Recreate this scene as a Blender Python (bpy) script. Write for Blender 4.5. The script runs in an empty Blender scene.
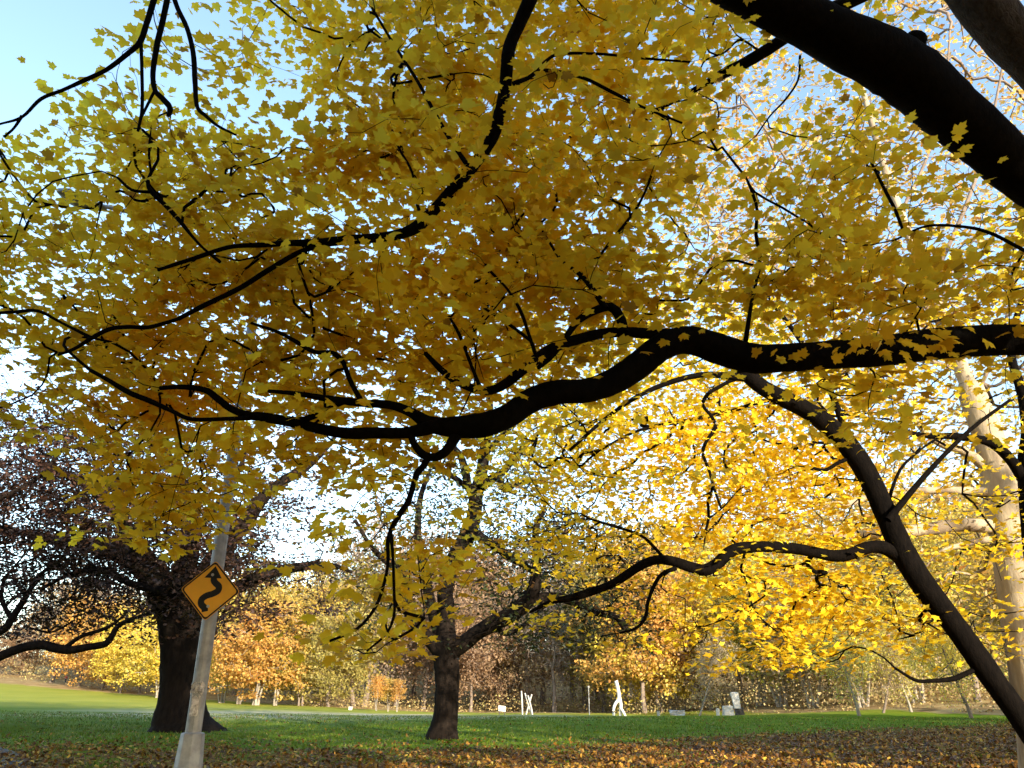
import bpy, math, random
import numpy as np
rng = np.random.default_rng(11); random.seed(11)
R = math.radians
sc = bpy.context.scene
col = sc.collection
# ------------------------------------------------------------------ camera
PITCH = R(22.6); F = 773.0; EYE = np.array([0, 0, 1.6])
CP, SP = math.cos(PITCH), math.sin(PITCH)
cam = bpy.data.cameras.new('camera'); cam.sensor_width = 36; cam.lens = 36 * F / 1024; cam.clip_end = 3000; cam.clip_start = .05
camo = bpy.data.objects.new('camera', cam); col.objects.link(camo); camo.location = EYE; camo.rotation_euler = (R(90) + PITCH, 0, 0)
sc.camera = camo

def ray(px, py):
    u = (px - 512) / F; v = (384 - py) / F
    return np.array([u, CP - v * SP, SP + v * CP])
def at(px, py, Y):
    d = ray(px, py); return EYE + d * (Y / d[1])
def ppm(px, py, Y):                      # metres per pixel there
    return Y / ray(px, py)[1] / F

def sst(a, b, x):
    t = np.clip((x - a) / (b - a), 0, 1); return t * t * (3 - 2 * t)
def hgt(x, y):
    x = np.asarray(x, float); y = np.asarray(y, float)
    h = .02 * np.clip(y - 12, 0, 38)
    h = h + .00040 * np.clip(-x - 10, 0, 140) * np.clip(y - 24, 0, 140)
    h = h + sst(55, 100, y) * sst(14, 62, x) * 3.4
    h = h - sst(76, 84, y) * (1 - sst(88, 104, y)) * sst(-8, 4, x) * (1 - sst(30, 50, x)) * .45
    h = h + sst(118, 290, y) * 18 * (1 - .88 * sst(-15, -75, x)) + sst(170, 320, y) * 8 * sst(-20, -70, x)
    h = h + .05 * np.sin(x * .21 + 1) * np.sin(y * .17) * sst(8, 20, y) + .10 * np.sin(x * .05 + y * .031) * sst(20, 60, y)
    h = h + .28 * np.exp(-(((x + 22.5) / 2.0) ** 2 + ((y - 38) / 1.6) ** 2))
    return h
def ground_at(px, py):
    d = ray(px, py); t = 5.
    while t < 900:
        p = EYE + d * t
        if p[2] <= hgt(p[0], p[1]): return p
        t += .05 if t < 120 else .4
    return EYE + d * 150
# ------------------------------------------------------------------ object helpers
def tag(o, label=None, cat=None, group=None, kind=None):
    for k, v in (('label', label), ('category', cat), ('group', group), ('kind', kind)):
        if v: o[k] = v
    return o
def empty(name, loc, label, cat, group=None, rz=0):
    o = bpy.data.objects.new(name, None); o.empty_display_size = .3; col.objects.link(o); o.location = loc; o.rotation_euler.z = rz
    return tag(o, label, cat, group)
def link(name, me, mat, parent=None, world=True):
    """links a mesh; vertices given in world space are moved to the parent's frame"""
    if mat and not me.materials: me.materials.append(mat)
    o = bpy.data.objects.new(name, me); col.objects.link(o)
    if parent:
        o.parent = parent
        if world:
            co = np.empty(len(me.vertices) * 3, np.float32); me.vertices.foreach_get('co', co)
            co = co.reshape(-1, 3) - np.array(parent.location); me.vertices.foreach_set('co', co.ravel())
    return o
def mesh_np(name, V, faces, k, smooth=False):
    """V (n,3); faces (m,k) int"""
    me = bpy.data.meshes.new(name); V = np.asarray(V, np.float32); faces = np.asarray(faces, np.int32)
    me.vertices.add(len(V)); me.vertices.foreach_set('co', V.ravel())
    me.loops.add(faces.size); me.loops.foreach_set('vertex_index', faces.ravel())
    me.polygons.add(len(faces)); me.polygons.foreach_set('loop_start', np.arange(0, faces.size, k, dtype=np.int32))
    me.polygons.foreach_set('loop_total', np.full(len(faces), k, np.int32))
    if smooth: me.polygons.foreach_set('use_smooth', np.ones(len(faces), bool))
    me.update(calc_edges=True); return me
class MB:
    def __init__(s): s.v = []; s.f = []
    def add(s, V, Fc):
        o = len(s.v); s.v += [tuple(map(float, v)) for v in V]; s.f += [tuple(i + o for i in f) for f in Fc]
    def prism(s, pts, axis0, axis1, n, org, t0, t1):
        """polygon pts (a,b) extruded along n from t0 to t1"""
        a0, a1, n, org = map(np.array, (axis0, axis1, n, org)); k = len(pts)
        V = [org + a0 * a + a1 * b + n * t0 for a, b in pts] + [org + a0 * a + a1 * b + n * t1 for a, b in pts]
        s.add(V, [tuple(range(k))[::-1], tuple(range(k, 2 * k))] + [(i, (i + 1) % k, (i + 1) % k + k, i + k) for i in range(k)])
    def loft(s, rings):
        k = len(rings[0]); V = [p for r in rings for p in r]; Fc = [tuple(range(k))[::-1], tuple(range((len(rings) - 1) * k, len(rings) * k))]
        for j in range(len(rings) - 1):
            for i in range(k): Fc.append((j * k + i, j * k + (i + 1) % k, (j + 1) * k + (i + 1) % k, (j + 1) * k + i))
        s.add(V, Fc)
    def build(s, name, mat, parent=None, smooth=False, world=False, bevel=0):
        me = bpy.data.meshes.new(name); me.from_pydata(s.v, [], s.f); me.update()
        if smooth: me.polygons.foreach_set('use_smooth', [True] * len(me.polygons))
        o = link(name, me, mat, parent, world)
        if bevel:
            m = o.modifiers.new('bevel', 'BEVEL'); m.width = bevel; m.segments = 2; m.limit_method = 'ANGLE'
        return o
# ------------------------------------------------------------------ materials
def new_mat(name):
    m = bpy.data.materials.new(name); m.use_nodes = True; nt = m.node_tree; nt.nodes.clear()
    out = nt.nodes.new('ShaderNodeOutputMaterial'); return m, nt, out
def N(nt, t, **kw):
    n = nt.nodes.new(t)
    for k, v in kw.items():
        if k in n.inputs: n.inputs[k].default_value = v
        else: setattr(n, k, v)
    return n
def ramp(nt, fac, stops, interp='LINEAR'):
    r = nt.nodes.new('ShaderNodeValToRGB'); e = r.color_ramp.elements; r.color_ramp.interpolation = interp
    while len(e) < len(stops): e.new(.5)
    for el, (p, c) in zip(e, stops): el.position = p; el.color = (*c, 1)
    nt.links.new(fac, r.inputs[0]); return r
def leaf_mat(name, stops, trans=.5, spread=1.0, rough=.5):
    m, nt, out = new_mat(name); L = nt.links
    g = N(nt, 'ShaderNodeNewGeometry')
    r = ramp(nt, g.outputs['Random Per Island'], stops)
    no = N(nt, 'ShaderNodeTexNoise', Scale=.55, Detail=1.0)
    L.new(g.outputs['Position'], no.inputs['Vector'])
    hs = N(nt, 'ShaderNodeHueSaturation', Saturation=1.0)
    mr = N(nt, 'ShaderNodeMapRange'); mr.inputs[1].default_value = .3; mr.inputs[2].default_value = .7; mr.inputs[3].default_value = .82; mr.inputs[4].default_value = 1.15
    L.new(no.outputs[0], mr.inputs[0]); L.new(mr.outputs[0], hs.inputs['Value'])
    mh = N(nt, 'ShaderNodeMapRange'); mh.inputs[1].default_value = .3; mh.inputs[2].default_value = .7; mh.inputs[3].default_value = .494; mh.inputs[4].default_value = .506
    no2 = N(nt, 'ShaderNodeTexNoise', Scale=.3, Detail=1.0); L.new(g.outputs['Position'], no2.inputs['Vector'])
    L.new(no2.outputs[0], mh.inputs[0]); L.new(mh.outputs[0], hs.inputs['Hue'])
    L.new(r.outputs[0], hs.inputs['Color'])
    b = N(nt, 'ShaderNodeBsdfPrincipled', Roughness=rough); b.inputs['Specular IOR Level'].default_value = .25
    t = N(nt, 'ShaderNodeBsdfTranslucent'); mx = N(nt, 'ShaderNodeMixShader', Fac=trans)
    L.new(hs.outputs[0], b.inputs['Base Color']); L.new(hs.outputs[0], t.inputs['Color'])
    L.new(b.outputs[0], mx.inputs[1]); L.new(t.outputs[0], mx.inputs[2]); L.new(mx.outputs[0], out.inputs[0]); return m
def bark_mat(name, c0, c1, scale=6., bump=.6, patch=None, rough=.9):
    m, nt, out = new_mat(name); L = nt.links
    g = N(nt, 'ShaderNodeNewGeometry')
    mp = N(nt, 'ShaderNodeMapping'); mp.inputs['Scale'].default_value = (1, 1, .3); L.new(g.outputs['Position'], mp.inputs[0])
    n1 = N(nt, 'ShaderNodeTexNoise', Scale=scale * 2.2, Detail=5.0, Roughness=.65); L.new(mp.outputs[0], n1.inputs['Vector'])
    v1 = N(nt, 'ShaderNodeTexVoronoi', Scale=scale * 3); v1.feature = 'DISTANCE_TO_EDGE'; L.new(mp.outputs[0], v1.inputs['Vector'])
    r = ramp(nt, n1.outputs[0], [(.3, c0), (.7, c1)])
    colr = r.outputs[0]
    if patch:
        n2 = N(nt, 'ShaderNodeTexNoise', Scale=scale * .5, Detail=3.0); L.new(mp.outputs[0], n2.inputs['Vector'])
        r2 = ramp(nt, n2.outputs[0], [(.5, (0, 0, 0)), (.62, (1, 1, 1))])
        mc = N(nt, 'ShaderNodeMixRGB'); mc.inputs[2].default_value = (*patch, 1); L.new(r2.outputs[0], mc.inputs[0]); L.new(colr, mc.inputs[1]); colr = mc.outputs[0]
    b = N(nt, 'ShaderNodeBsdfPrincipled', Roughness=rough); b.inputs['Specular IOR Level'].default_value = .04
    L.new(colr, b.inputs['Base Color'])
    ad = N(nt, 'ShaderNodeMath'); ad.operation = 'ADD'; L.new(n1.outputs[0], ad.inputs[0])
    mn = N(nt, 'ShaderNodeMath'); mn.operation = 'MINIMUM'; mn.inputs[1].default_value = .15; L.new(v1.outputs[0], mn.inputs[0])
    ml = N(nt, 'ShaderNodeMath'); ml.operation = 'MULTIPLY'; ml.inputs[1].default_value = 1.2; L.new(mn.outputs[0], ml.inputs[0]); L.new(ml.outputs[0], ad.inputs[1])
    bp = N(nt, 'ShaderNodeBump', Strength=bump, Distance=.03); L.new(ad.outputs[0], bp.inputs['Height']); L.new(bp.outputs[0], b.inputs['Normal'])
    L.new(b.outputs[0], out.inputs[0]); return m
def plain(name, c, rough=.6, metal=0, var=.12, scale=8., bump=.05):
    m, nt, out = new_mat(name); L = nt.links; tc = N(nt, 'ShaderNodeTexCoord')
    n1 = N(nt, 'ShaderNodeTexNoise', Scale=scale, Detail=4.0, Roughness=.6); L.new(tc.outputs['Object'], n1.inputs['Vector'])
    lo = tuple(max(0, x * (1 - var * 2)) for x in c); hi = tuple(min(1, x * (1 + var)) for x in c)
    r = ramp(nt, n1.outputs[0], [(.3, lo), (.65, hi)])
    b = N(nt, 'ShaderNodeBsdfPrincipled', Roughness=rough, Metallic=metal); L.new(r.outputs[0], b.inputs['Base Color'])
    bp = N(nt, 'ShaderNodeBump', Strength=bump * 4, Distance=.01); L.new(n1.outputs[0], bp.inputs['Height']); L.new(bp.outputs[0], b.inputs['Normal'])
    L.new(b.outputs[0], out.inputs[0]); return m

M = {}
M['leaf_near'] = leaf_mat('maple_leaf_gold', [(0, (.30, .15, .02)), (.03, (.82, .53, .025)), (.5, (.93, .645, .03)), (.85, (.94, .70, .04)), (1, (.82, .68, .06))], .66)
M['leaf_sun'] = leaf_mat('maple_leaf_yellow', [(0, (.66, .38, .02)), (.10, (.86, .58, .025)), (.6, (.92, .69, .03)), (1, (.92, .76, .07))], .5)
M['leaf_pale'] = leaf_mat('pale_leaf', [(0, (.52, .22, .05)), (.3, (.72, .46, .10)), (.7, (.76, .56, .14)), (1, (.74, .58, .34))], .4)
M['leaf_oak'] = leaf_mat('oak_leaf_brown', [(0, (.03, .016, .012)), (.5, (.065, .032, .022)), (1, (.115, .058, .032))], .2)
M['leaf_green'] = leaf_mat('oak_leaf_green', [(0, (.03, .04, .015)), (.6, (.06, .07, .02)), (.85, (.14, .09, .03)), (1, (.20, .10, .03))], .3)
FC = {'orange': [(0, (.50, .24, .06)), (.5, (.66, .38, .09)), (1, (.72, .48, .14))],
      'yellow': [(0, (.62, .44, .06)), (.5, (.74, .56, .08)), (1, (.72, .60, .16))],
      'gold': [(0, (.46, .30, .06)), (.5, (.60, .42, .09)), (1, (.64, .50, .15))],
      'olive': [(0, (.22, .19, .06)), (.5, (.38, .32, .09)), (1, (.50, .40, .11))],
      'rust': [(0, (.24, .15, .09)), (.5, (.36, .23, .13)), (1, (.44, .30, .17))],
      'grey': [(0, (.24, .18, .14)), (.5, (.34, .26, .19)), (1, (.40, .32, .24))],
      'lime': [(0, (.40, .34, .05)), (.5, (.58, .50, .08)), (1, (.62, .58, .18))],
      'beige': [(0, (.34, .24, .12)), (.5, (.48, .35, .17)), (1, (.55, .42, .22))]}
for k, v in FC.items(): M['far_' + k] = leaf_mat('far_leaf_' + k, v, .5)
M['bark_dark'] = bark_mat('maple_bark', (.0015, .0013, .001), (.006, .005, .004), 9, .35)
M['bark_grey'] = bark_mat('grey_ridged_bark', (.025, .021, .018), (.065, .056, .048), 8, 1.0)
M['bark_oak'] = bark_mat('oak_bark', (.008, .006, .005), (.022, .016, .012), 3, .9)
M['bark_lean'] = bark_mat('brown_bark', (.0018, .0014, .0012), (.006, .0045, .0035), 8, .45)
M['bark_beige'] = bark_mat('pale_smooth_bark', (.28, .225, .15), (.42, .35, .24), 3, .4, patch=(.17, .13, .09))
M['bark_far'] = bark_mat('far_bark', (.12, .09, .07), (.24, .19, .15), 1.5, .3)
M['bark_farpale'] = bark_mat('far_pale_bark', (.20, .17, .13), (.34, .30, .24), 1.5, .3)
# ------------------------------------------------------------------ limbs and twigs
def catmull(P, n=6):
    P = np.asarray(P, float)
    if len(P) == 2: return P[0] + (P[1] - P[0]) * np.linspace(0, 1, n + 1)[:, None]
    Q = np.vstack([2 * P[0] - P[1], P, 2 * P[-1] - P[-2]]); o = []
    for i in range(1, len(Q) - 2):
        t = np.linspace(0, 1, n, endpoint=False)[:, None]; a, b, c, d = Q[i - 1], Q[i], Q[i + 1], Q[i + 2]
        o.append(.5 * ((2 * b) + (c - a) * t + (2 * a - 5 * b + 4 * c - d) * t ** 2 + (3 * b - a - 3 * c + d) * t ** 3))
    return np.vstack(o + [P[-1:]])
class Tubes:
    def __init__(s): s.V = []; s.F = []; s.n = 0
    def add(s, P, r, k, rough=0., flare=0.):
        P = np.asarray(P, float); r = np.asarray(r, float); n = len(P)
        if n < 2: return
        T = np.gradient(P, axis=0); T /= np.linalg.norm(T, axis=1)[:, None] + 1e-9
        ref = np.array([0.3, .9, .1]) if abs(T[0][2]) > .8 else np.array([0, 0, 1.])
        A = np.cross(T, ref); A /= np.linalg.norm(A, axis=1)[:, None] + 1e-9; B = np.cross(T, A)
        th = np.arange(k) * 2 * math.pi / k
        rr = np.repeat(r[:, None], k, 1)
        if rough:
            ph = rng.uniform(0, 6.28, 6); l = np.arange(n)[:, None]
            rr = rr * (1 + rough * (np.sin(th * 2 + ph[0] + l * .35) * .5 + np.sin(th * 3 + ph[1] - l * .5) * .4 + np.sin(th * 5 + ph[2] + l * .9) * .25 + rng.normal(0, .35, (n, 1)) + rng.normal(0, .22, (n, k))))
        if flare:
            dz = np.exp(-np.maximum(0, P[:, 2] - P[0, 2]) / .5)[:, None]
            rr = rr * (1 + flare * dz * (np.sin(th * 5 + 1) * .5 + np.sin(th * 3) * .4))
        ring = P[:, None] + A[:, None] * (np.cos(th) * rr)[..., None] + B[:, None] * (np.sin(th) * rr)[..., None]
        V = np.vstack([ring.reshape(-1, 3), P[-1:] + T[-1:] * r[-1] * .6])
        i = np.arange(n - 1)[:, None] * k; j = np.arange(k)[None]; j2 = (j + 1) % k
        Fq = np.stack([i + j, i + j2, i + k + j2, i + k + j], -1).reshape(-1, 4)
        b = (n - 1) * k; tip = n * k
        Ft = np.stack([b + j[0], b + j2[0], np.full(k, tip), np.full(k, tip)], -1)
        s.V.append(V); s.F.append(Fq + s.n); s.F.append(Ft + s.n); s.n += len(V)
    def mesh(s, name):
        V = np.vstack(s.V); Fq = np.vstack(s.F); tri = Fq[:, 2] == Fq[:, 3]
        me = bpy.data.meshes.new(name); q = Fq[~tri]; t = Fq[tri][:, :3]
        loops = np.concatenate([q.ravel(), t.ravel()]).astype(np.int32)
        me.vertices.add(len(V)); me.vertices.foreach_set('co', V.astype(np.float32).ravel())
        me.loops.add(len(loops)); me.loops.foreach_set('vertex_index', loops)
        tot = np.concatenate([np.full(len(q), 4), np.full(len(t), 3)]).astype(np.int32)
        me.polygons.add(len(tot)); me.polygons.foreach_set('loop_start', np.concatenate([[0], np.cumsum(tot)[:-1]]).astype(np.int32))
        me.polygons.foreach_set('loop_total', tot); me.polygons.foreach_set('use_smooth', np.ones(len(tot), bool))
        me.update(calc_edges=True); return me
def trace(pts, defY=None, n=5, vert=None):
    """pts (px,py,w[,Y]) -> world polyline, radii"""
    P, r = [], []; Y = defY
    for p in pts:
        if len(p) > 3: Y = p[3]
        P.append(at(p[0], p[1], Y)); r.append(p[2] * .5 * ppm(p[0], p[1], Y))
    X = catmull(np.hstack([np.array(P), np.array(r)[:, None]]), n)
    return X[:, :3], np.maximum(X[:, 3], .003)
def grow(limbs, tips, r_tip=.004, step=.18, wob=.05, ex=.46, fwd=.7, rmax=.05):
    """greedy growth of twigs from traced limbs to every tip; returns (chains, nodes)"""
    pos, dr, cap = [], [], []
    for P, r in limbs:
        T = np.gradient(P, axis=0); T /= np.linalg.norm(T, axis=1)[:, None] + 1e-9
        pos.append(P); dr.append(T); cap.append(r)
    pos = np.vstack(pos); dr = np.vstack(dr); cap = np.concatenate(cap); n0 = len(pos)
    tips = np.asarray(tips)
    d0 = np.array([np.min(np.sum((pos - t) ** 2, 1)) for t in tips]); tips = tips[np.argsort(d0)]
    cpt = n0 + len(tips) * 40
    PP = np.zeros((cpt, 3)); DD = np.zeros((cpt, 3)); PA = np.full(cpt, -1); PP[:n0] = pos; DD[:n0] = dr; n = n0
    chains = []; lid = np.concatenate([np.full(len(P), k) for k, (P, r) in enumerate(limbs)]); RO = np.zeros(cpt, int); RO[:n0] = lid
    for t in tips:
        v = t - PP[:n]; d = np.sqrt(np.sum(v * v, 1)) + 1e-6
        c = d * (1 + fwd * (1 - np.sum(v * DD[:n], 1) / d)); i = int(np.argmin(c)); a = PP[i]; L = d[i]
        m = min(38, max(2, int(L / step)))
        s = np.linspace(0, 1, m + 1)[1:, None]
        ctrl = a + DD[i] * L * .45 + np.array([0, 0, L * .08])
        Q = (1 - s) ** 2 * a + 2 * s * (1 - s) * ctrl + s ** 2 * t
        Q = Q + rng.normal(0, wob * min(L, 1.) * .5, Q.shape) * (s * (1 - s) * 3)
        T = np.gradient(np.vstack([a[None], Q]), axis=0)[1:]; T /= np.linalg.norm(T, axis=1)[:, None] + 1e-9
        k = len(Q); PP[n:n + k] = Q; DD[n:n + k] = T; PA[n:n + k] = np.concatenate([[i], np.arange(n, n + k - 1)])
        chains.append((i, n, n + k)); RO[n:n + k] = RO[i]; n += k
    load = np.zeros(n); 
    for (i, a, b) in chains: load[b - 1] += 1
    for j in range(n - 1, n0 - 1, -1):
        load[PA[j]] += load[j] if PA[j] >= n0 else 0
    rad = np.minimum(r_tip * np.maximum(load, 1) ** ex, rmax)
    out = []; roots = grow.roots = []
    for (i, a, b) in chains:
        roots.append(int(RO[i])); rr = rad[a:b]; r0 = rr[0] if i < n0 else min(rad[i], rr[0] * 1.15)
        out.append((np.vstack([PP[i:i + 1], PP[a:b]]), np.concatenate([[r0], rr])))
    return out, (PP[n0:n], DD[n0:n], load[n0:n], rad[n0:n])
# ------------------------------------------------------------------ leaf shapes
half = [(.0, 0), (.17, -.08), (.41, -.03), (.35, .14), (.45, .24), (.56, .50), (.40, .50), (.25, .50), (.28, .72), (.13, .76), (0, 1.0)]
out_ = half + [(-x, y) for x, y in half[-2:0:-1]]
LEAF_A = np.array([(0, .3, 0)] + [(x, y, -.10 * (x * x * 3 + max(0, y - .3) ** 2 * 1.2)) for x, y in out_])
FA = np.array([(0, i, i % 20 + 1) for i in range(1, 21)])
out_b = [(0, 0), (.42, .02), (.34, .22), (.54, .52), (.24, .54), (0, 1.0), (-.24, .54), (-.54, .52), (-.34, .22), (-.42, .02)]
LEAF_B = np.array([(0, .3, 0)] + [(x, y, -.12 * abs(x)) for x, y in out_b]); FB = np.array([(0, i, i % 10 + 1) for i in range(1, 11)])
out_c = [(0, 0), (.28, .2), (.22, .55), (.30, .8), (0, 1), (-.26, .75), (-.2, .45), (-.3, .15)]
LEAF_C = np.array([(0, .4, .05)] + [(x, y, 0) for x, y in out_c]); FCc = np.array([(0, i, i % 8 + 1) for i in range(1, 9)])
LEAF_D = np.array([(0, 0, 0), (.45, .35, .08), (0, 1, 0), (-.42, .5, .06)]); FD = np.array([(0, 1, 2), (0, 2, 3)])
def leaves(name, P, size, tmpl, tilt=.45, tf=None, up=None, var=.28, head=None):
    V0, F0 = tmpl; n = len(P)
    Nn = np.array([0, 0, 1.]) + rng.normal(0, tilt, (n, 3)) if up is None else up + rng.normal(0, tilt, (n, 3))
    Nn /= np.linalg.norm(Nn, axis=1)[:, None]
    hd = rng.normal(0, 1, (n, 3))
    if head is not None: hd = head * 1.4 + hd * .6
    X = np.cross(hd, Nn); X /= np.linalg.norm(X, axis=1)[:, None] + 1e-9; Yv = np.cross(Nn, X)
    s = size * (1 + rng.uniform(-var, var, (n, 1, 1)))
    V = V0 - np.array([0, .0, 0])
    cu = rng.uniform(-.6, 3.2, (n, 1, 1)); sk = rng.normal(0, .25, (n, 1, 1))
    s = s * np.where(rng.uniform(0, 1, (n, 1, 1)) < .12, .6, 1)
    W = P[:, None] + s * (X[:, None] * V[None, :, 0:1] + Yv[:, None] * V[None, :, 1:2] + Nn[:, None] * (V[None, :, 2:3] * cu + V[None, :, 0:1] * sk * V[None, :, 1:2]))
    Fc = (F0[None] + (np.arange(n) * len(V0))[:, None, None]).reshape(-1, 3)
    return mesh_np(name, W.reshape(-1, 3), Fc, 3)
def clusters(C, k, sxy, sz):
    n = len(C); o = rng.normal(0, 1, (n * k, 3)) * np.array([sxy, sxy, sz]); return np.repeat(C, k, 0) + o, o
def read_grid(rows, x0=0, y0=0, cell=64):
    G = np.array([[int(c) for c in r] for r in rows], float); G = -np.log(1 - np.minimum(G, 9) / 9.35)
    G[G < .02] = 0
    return G, x0, y0, cell
def grid_val(g, px, py):
    G, x0, y0, c = g; x = np.clip((px - x0) / c - .5, 0, G.shape[1] - 1.001); y = np.clip((py - y0) / c - .5, 0, G.shape[0] - 1.001)
    i = y.astype(int); j = x.astype(int); a = y - i; b = x - j
    return (G[i, j] * (1 - a) + G[i + 1, j] * a) * (1 - b) + (G[i, j + 1] * (1 - a) + G[i + 1, j + 1] * a) * b
def sample_tips(g, n, Yfun, xr=(0, 1024), yr=(0, 768), zmin=2.2, keep=None):
    out = []
    mx = g[0].max()
    while len(out) < n:
        px = rng.uniform(*xr, 4000); py = rng.uniform(*yr, 4000)
        w = grid_val(g, px, py); Y = Yfun(px, py)
        for a, b, ww, yy in zip(px, py, w, Y):
            s = (yy / ray(a, b)[1])
            if rng.uniform() * mx < ww:
                p = at(a, b, yy)
                if p[2] > zmin + hgt(p[0], p[1]) * 0: out.append(p)
                if len(out) >= n: break
    return np.array(out)
# ------------------------------------------------------------------ light
SUN_EL = R(13); SD = np.array([-.50, .866])          # the way the sunlight travels over the ground
sun = bpy.data.lights.new('sun', 'SUN'); sun.energy = 3.5; sun.angle = R(.55); sun.color = (1, .88, .70)
suno = bpy.data.objects.new('sun', sun); col.objects.link(suno)
dv = np.array([SD[0] * math.cos(SUN_EL), SD[1] * math.cos(SUN_EL), -math.sin(SUN_EL)])
from mathutils import Vector
suno.rotation_euler = Vector(dv).to_track_quat('-Z', 'Y').to_euler(); suno.location = (30, -40, 30)
w = bpy.data.worlds.new('World'); sc.world = w; w.use_nodes = True; nt = w.node_tree
sky = nt.nodes.new('ShaderNodeTexSky'); sky.sky_type = 'NISHITA'; sky.sun_disc = False; sky.sun_elevation = SUN_EL
sky.sun_rotation = math.atan2(-SD[0], -SD[1]); sky.air_density = 1.0; sky.dust_density = .35; sky.ozone_density = 1.0
bg = nt.nodes['Background']; nt.links.new(sky.outputs[0], bg.inputs[0]); bg.inputs[1].default_value = .15
sc.view_settings.view_transform = 'Standard'; sc.view_settings.look = 'None'; sc.view_settings.exposure = 2.0; sc.view_settings.gamma = 1
sc.render.engine = 'CYCLES'; cy = sc.cycles; cy.use_denoising = True; cy.max_bounces = 7; cy.diffuse_bounces = 6; cy.glossy_bounces = 1; cy.transmission_bounces = 6
cy.caustics_reflective = cy.caustics_refractive = False; cy.use_adaptive_sampling = True; cy.adaptive_threshold = .02
cy.sample_clamp_indirect = 4
# ------------------------------------------------------------------ ground
def axis(lo, hi, bands):
    v = [lo]; 
    while v[-1] < hi:
        a = abs(v[-1]); st = next(s for lim, s in bands if a < lim); v.append(v[-1] + st)
    return np.array(v)
gx = axis(-600, 600, [(45, .8), (120, 2.5), (250, 8), (1e9, 40)]); gy = axis(-200, 700, [(15, 1.2), (62, .6), (130, 1.5), (260, 6), (1e9, 40)])
X, Yg = np.meshgrid(gx, gy); Z = hgt(X, Yg)
near = sst(14, 26, Yg)
Z = Z + near * .025 * (np.sin(X * 1.9 + np.sin(Yg * 1.3)) + np.sin(Yg * 2.3 + X * .7))
V = np.stack([X, Yg, Z], -1).reshape(-1, 3); ny, nx = X.shape
i = np.arange(ny - 1)[:, None] * nx + np.arange(nx - 1)[None]; Fq = np.stack([i, i + 1, i + nx + 1, i + nx], -1).reshape(-1, 4)
gme = mesh_np('ground', V, Fq, 4, True)
xf, yf = V[:, 0], V[:, 1]
def litter_edge(x): return 28.5 + np.maximum(0, x - 1) * .60 + np.maximum(0, -x - 8) * .10
def litter_amt(x, y): return 1 - sst(-4.5, 6., y - litter_edge(x))
lit = litter_amt(xf, yf) * (.62 + .38 * sst(-8, 12, xf))
# ring of litter round each oak foot and below the right bank
woodsy = np.maximum(sst(104, 116, yf - .55 * np.clip(-xf - 14, 0, 80)), sst(52, 62, yf) * sst(0, 9, xf - (58 - .38 * yf)) * sst(12, 24, xf))
dry_sunlit = np.exp(-(((xf + 15) / 19) ** 4 + ((yf - 66) / 15) ** 4))  # bare dry patch; its tan is also warmed to stand in for sunlight
sunlit_strip = sst(66, 84, yf)  # far lawn, where sunlight is painted in as yellower grass
for nm, a in (('litter', lit), ('woodsy', woodsy), ('dry_sunlit', dry_sunlit), ('sunlit_strip', sunlit_strip)):
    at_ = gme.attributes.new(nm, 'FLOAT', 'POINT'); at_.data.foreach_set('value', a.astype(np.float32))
m, nt, out = new_mat('park_ground'); L = nt.links
g = N(nt, 'ShaderNodeNewGeometry')
def noise(scale, detail=4., sy=1.):
    mp = N(nt, 'ShaderNodeMapping'); mp.inputs['Scale'].default_value = (1, sy, 1); L.new(g.outputs['Position'], mp.inputs[0])
    n = N(nt, 'ShaderNodeTexNoise', Scale=scale, Detail=detail, Roughness=.6); L.new(mp.outputs[0], n.inputs['Vector']); return n.outputs[0]
def attr(nm):
    a = N(nt, 'ShaderNodeAttribute'); a.attribute_name = nm; return a.outputs['Fac']
def mth(op, a, b, clamp=False):
    n = N(nt, 'ShaderNodeMath'); n.operation = op; n.use_clamp = clamp
    for k, v in ((0, a), (1, b)):
        if isinstance(v, (int, float)): n.inputs[k].default_value = v
        else: L.new(v, n.inputs[k])
    return n.outputs[0]
def mix(f, a, b):
    n = N(nt, 'ShaderNodeMixRGB'); L.new(f, n.inputs[0])
    for k, v in ((1, a), (2, b)):
        if isinstance(v, tuple): n.inputs[k].default_value = (*v, 1)
        else: L.new(v, n.inputs[k])
    return n.outputs[0]
gr = ramp(nt, noise(.35), [(.3, (.080, .145, .003)), (.5, (.12, .195, .004)), (.72, (.18, .22, .008))]).outputs[0]
gr2 = ramp(nt, noise(14, 3), [(.3, (.035, .06, .003)), (.7, (.14, .21, .01))]).outputs[0]
gcol = N(nt, 'ShaderNodeMixRGB'); gcol.inputs[0].default_value = .35; L.new(gr, gcol.inputs[1]); L.new(gr2, gcol.inputs[2]); gcol = gcol.outputs[0]
gcol = mix(mth('MULTIPLY', attr('sunlit_strip'), mth('ADD', noise(.08), .1, True), True), gcol, (.36, .33, .055))
dm = mth('MULTIPLY', attr('dry_sunlit'), mth('MULTIPLY', mth('SUBTRACT', noise(.12, 5), .30), 3.2, True), True)
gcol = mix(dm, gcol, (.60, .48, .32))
vor = N(nt, 'ShaderNodeTexVoronoi', Scale=6.5); L.new(g.outputs['Position'], vor.inputs['Vector'])
lcol = ramp(nt, vor.outputs['Color'], [(.1, (.04, .018, .005)), (.4, (.12, .053, .010)), (.7, (.22, .105, .017)), (.95, (.34, .20, .04))]).outputs[0]
def thresh(a, amp, sc_=.9):
    return mth('MULTIPLY', mth('SUBTRACT', mth('ADD', a, mth('MULTIPLY', mth('SUBTRACT', noise(sc_, 6), .5), amp)), .42), 5., True)
gcol = mix(thresh(attr('litter'), 1.6), gcol, lcol)
wcol = ramp(nt, noise(.5, 6), [(.3, (.16, .10, .045)), (.5, (.34, .23, .10)), (.7, (.46, .36, .17))]).outputs[0]
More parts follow.
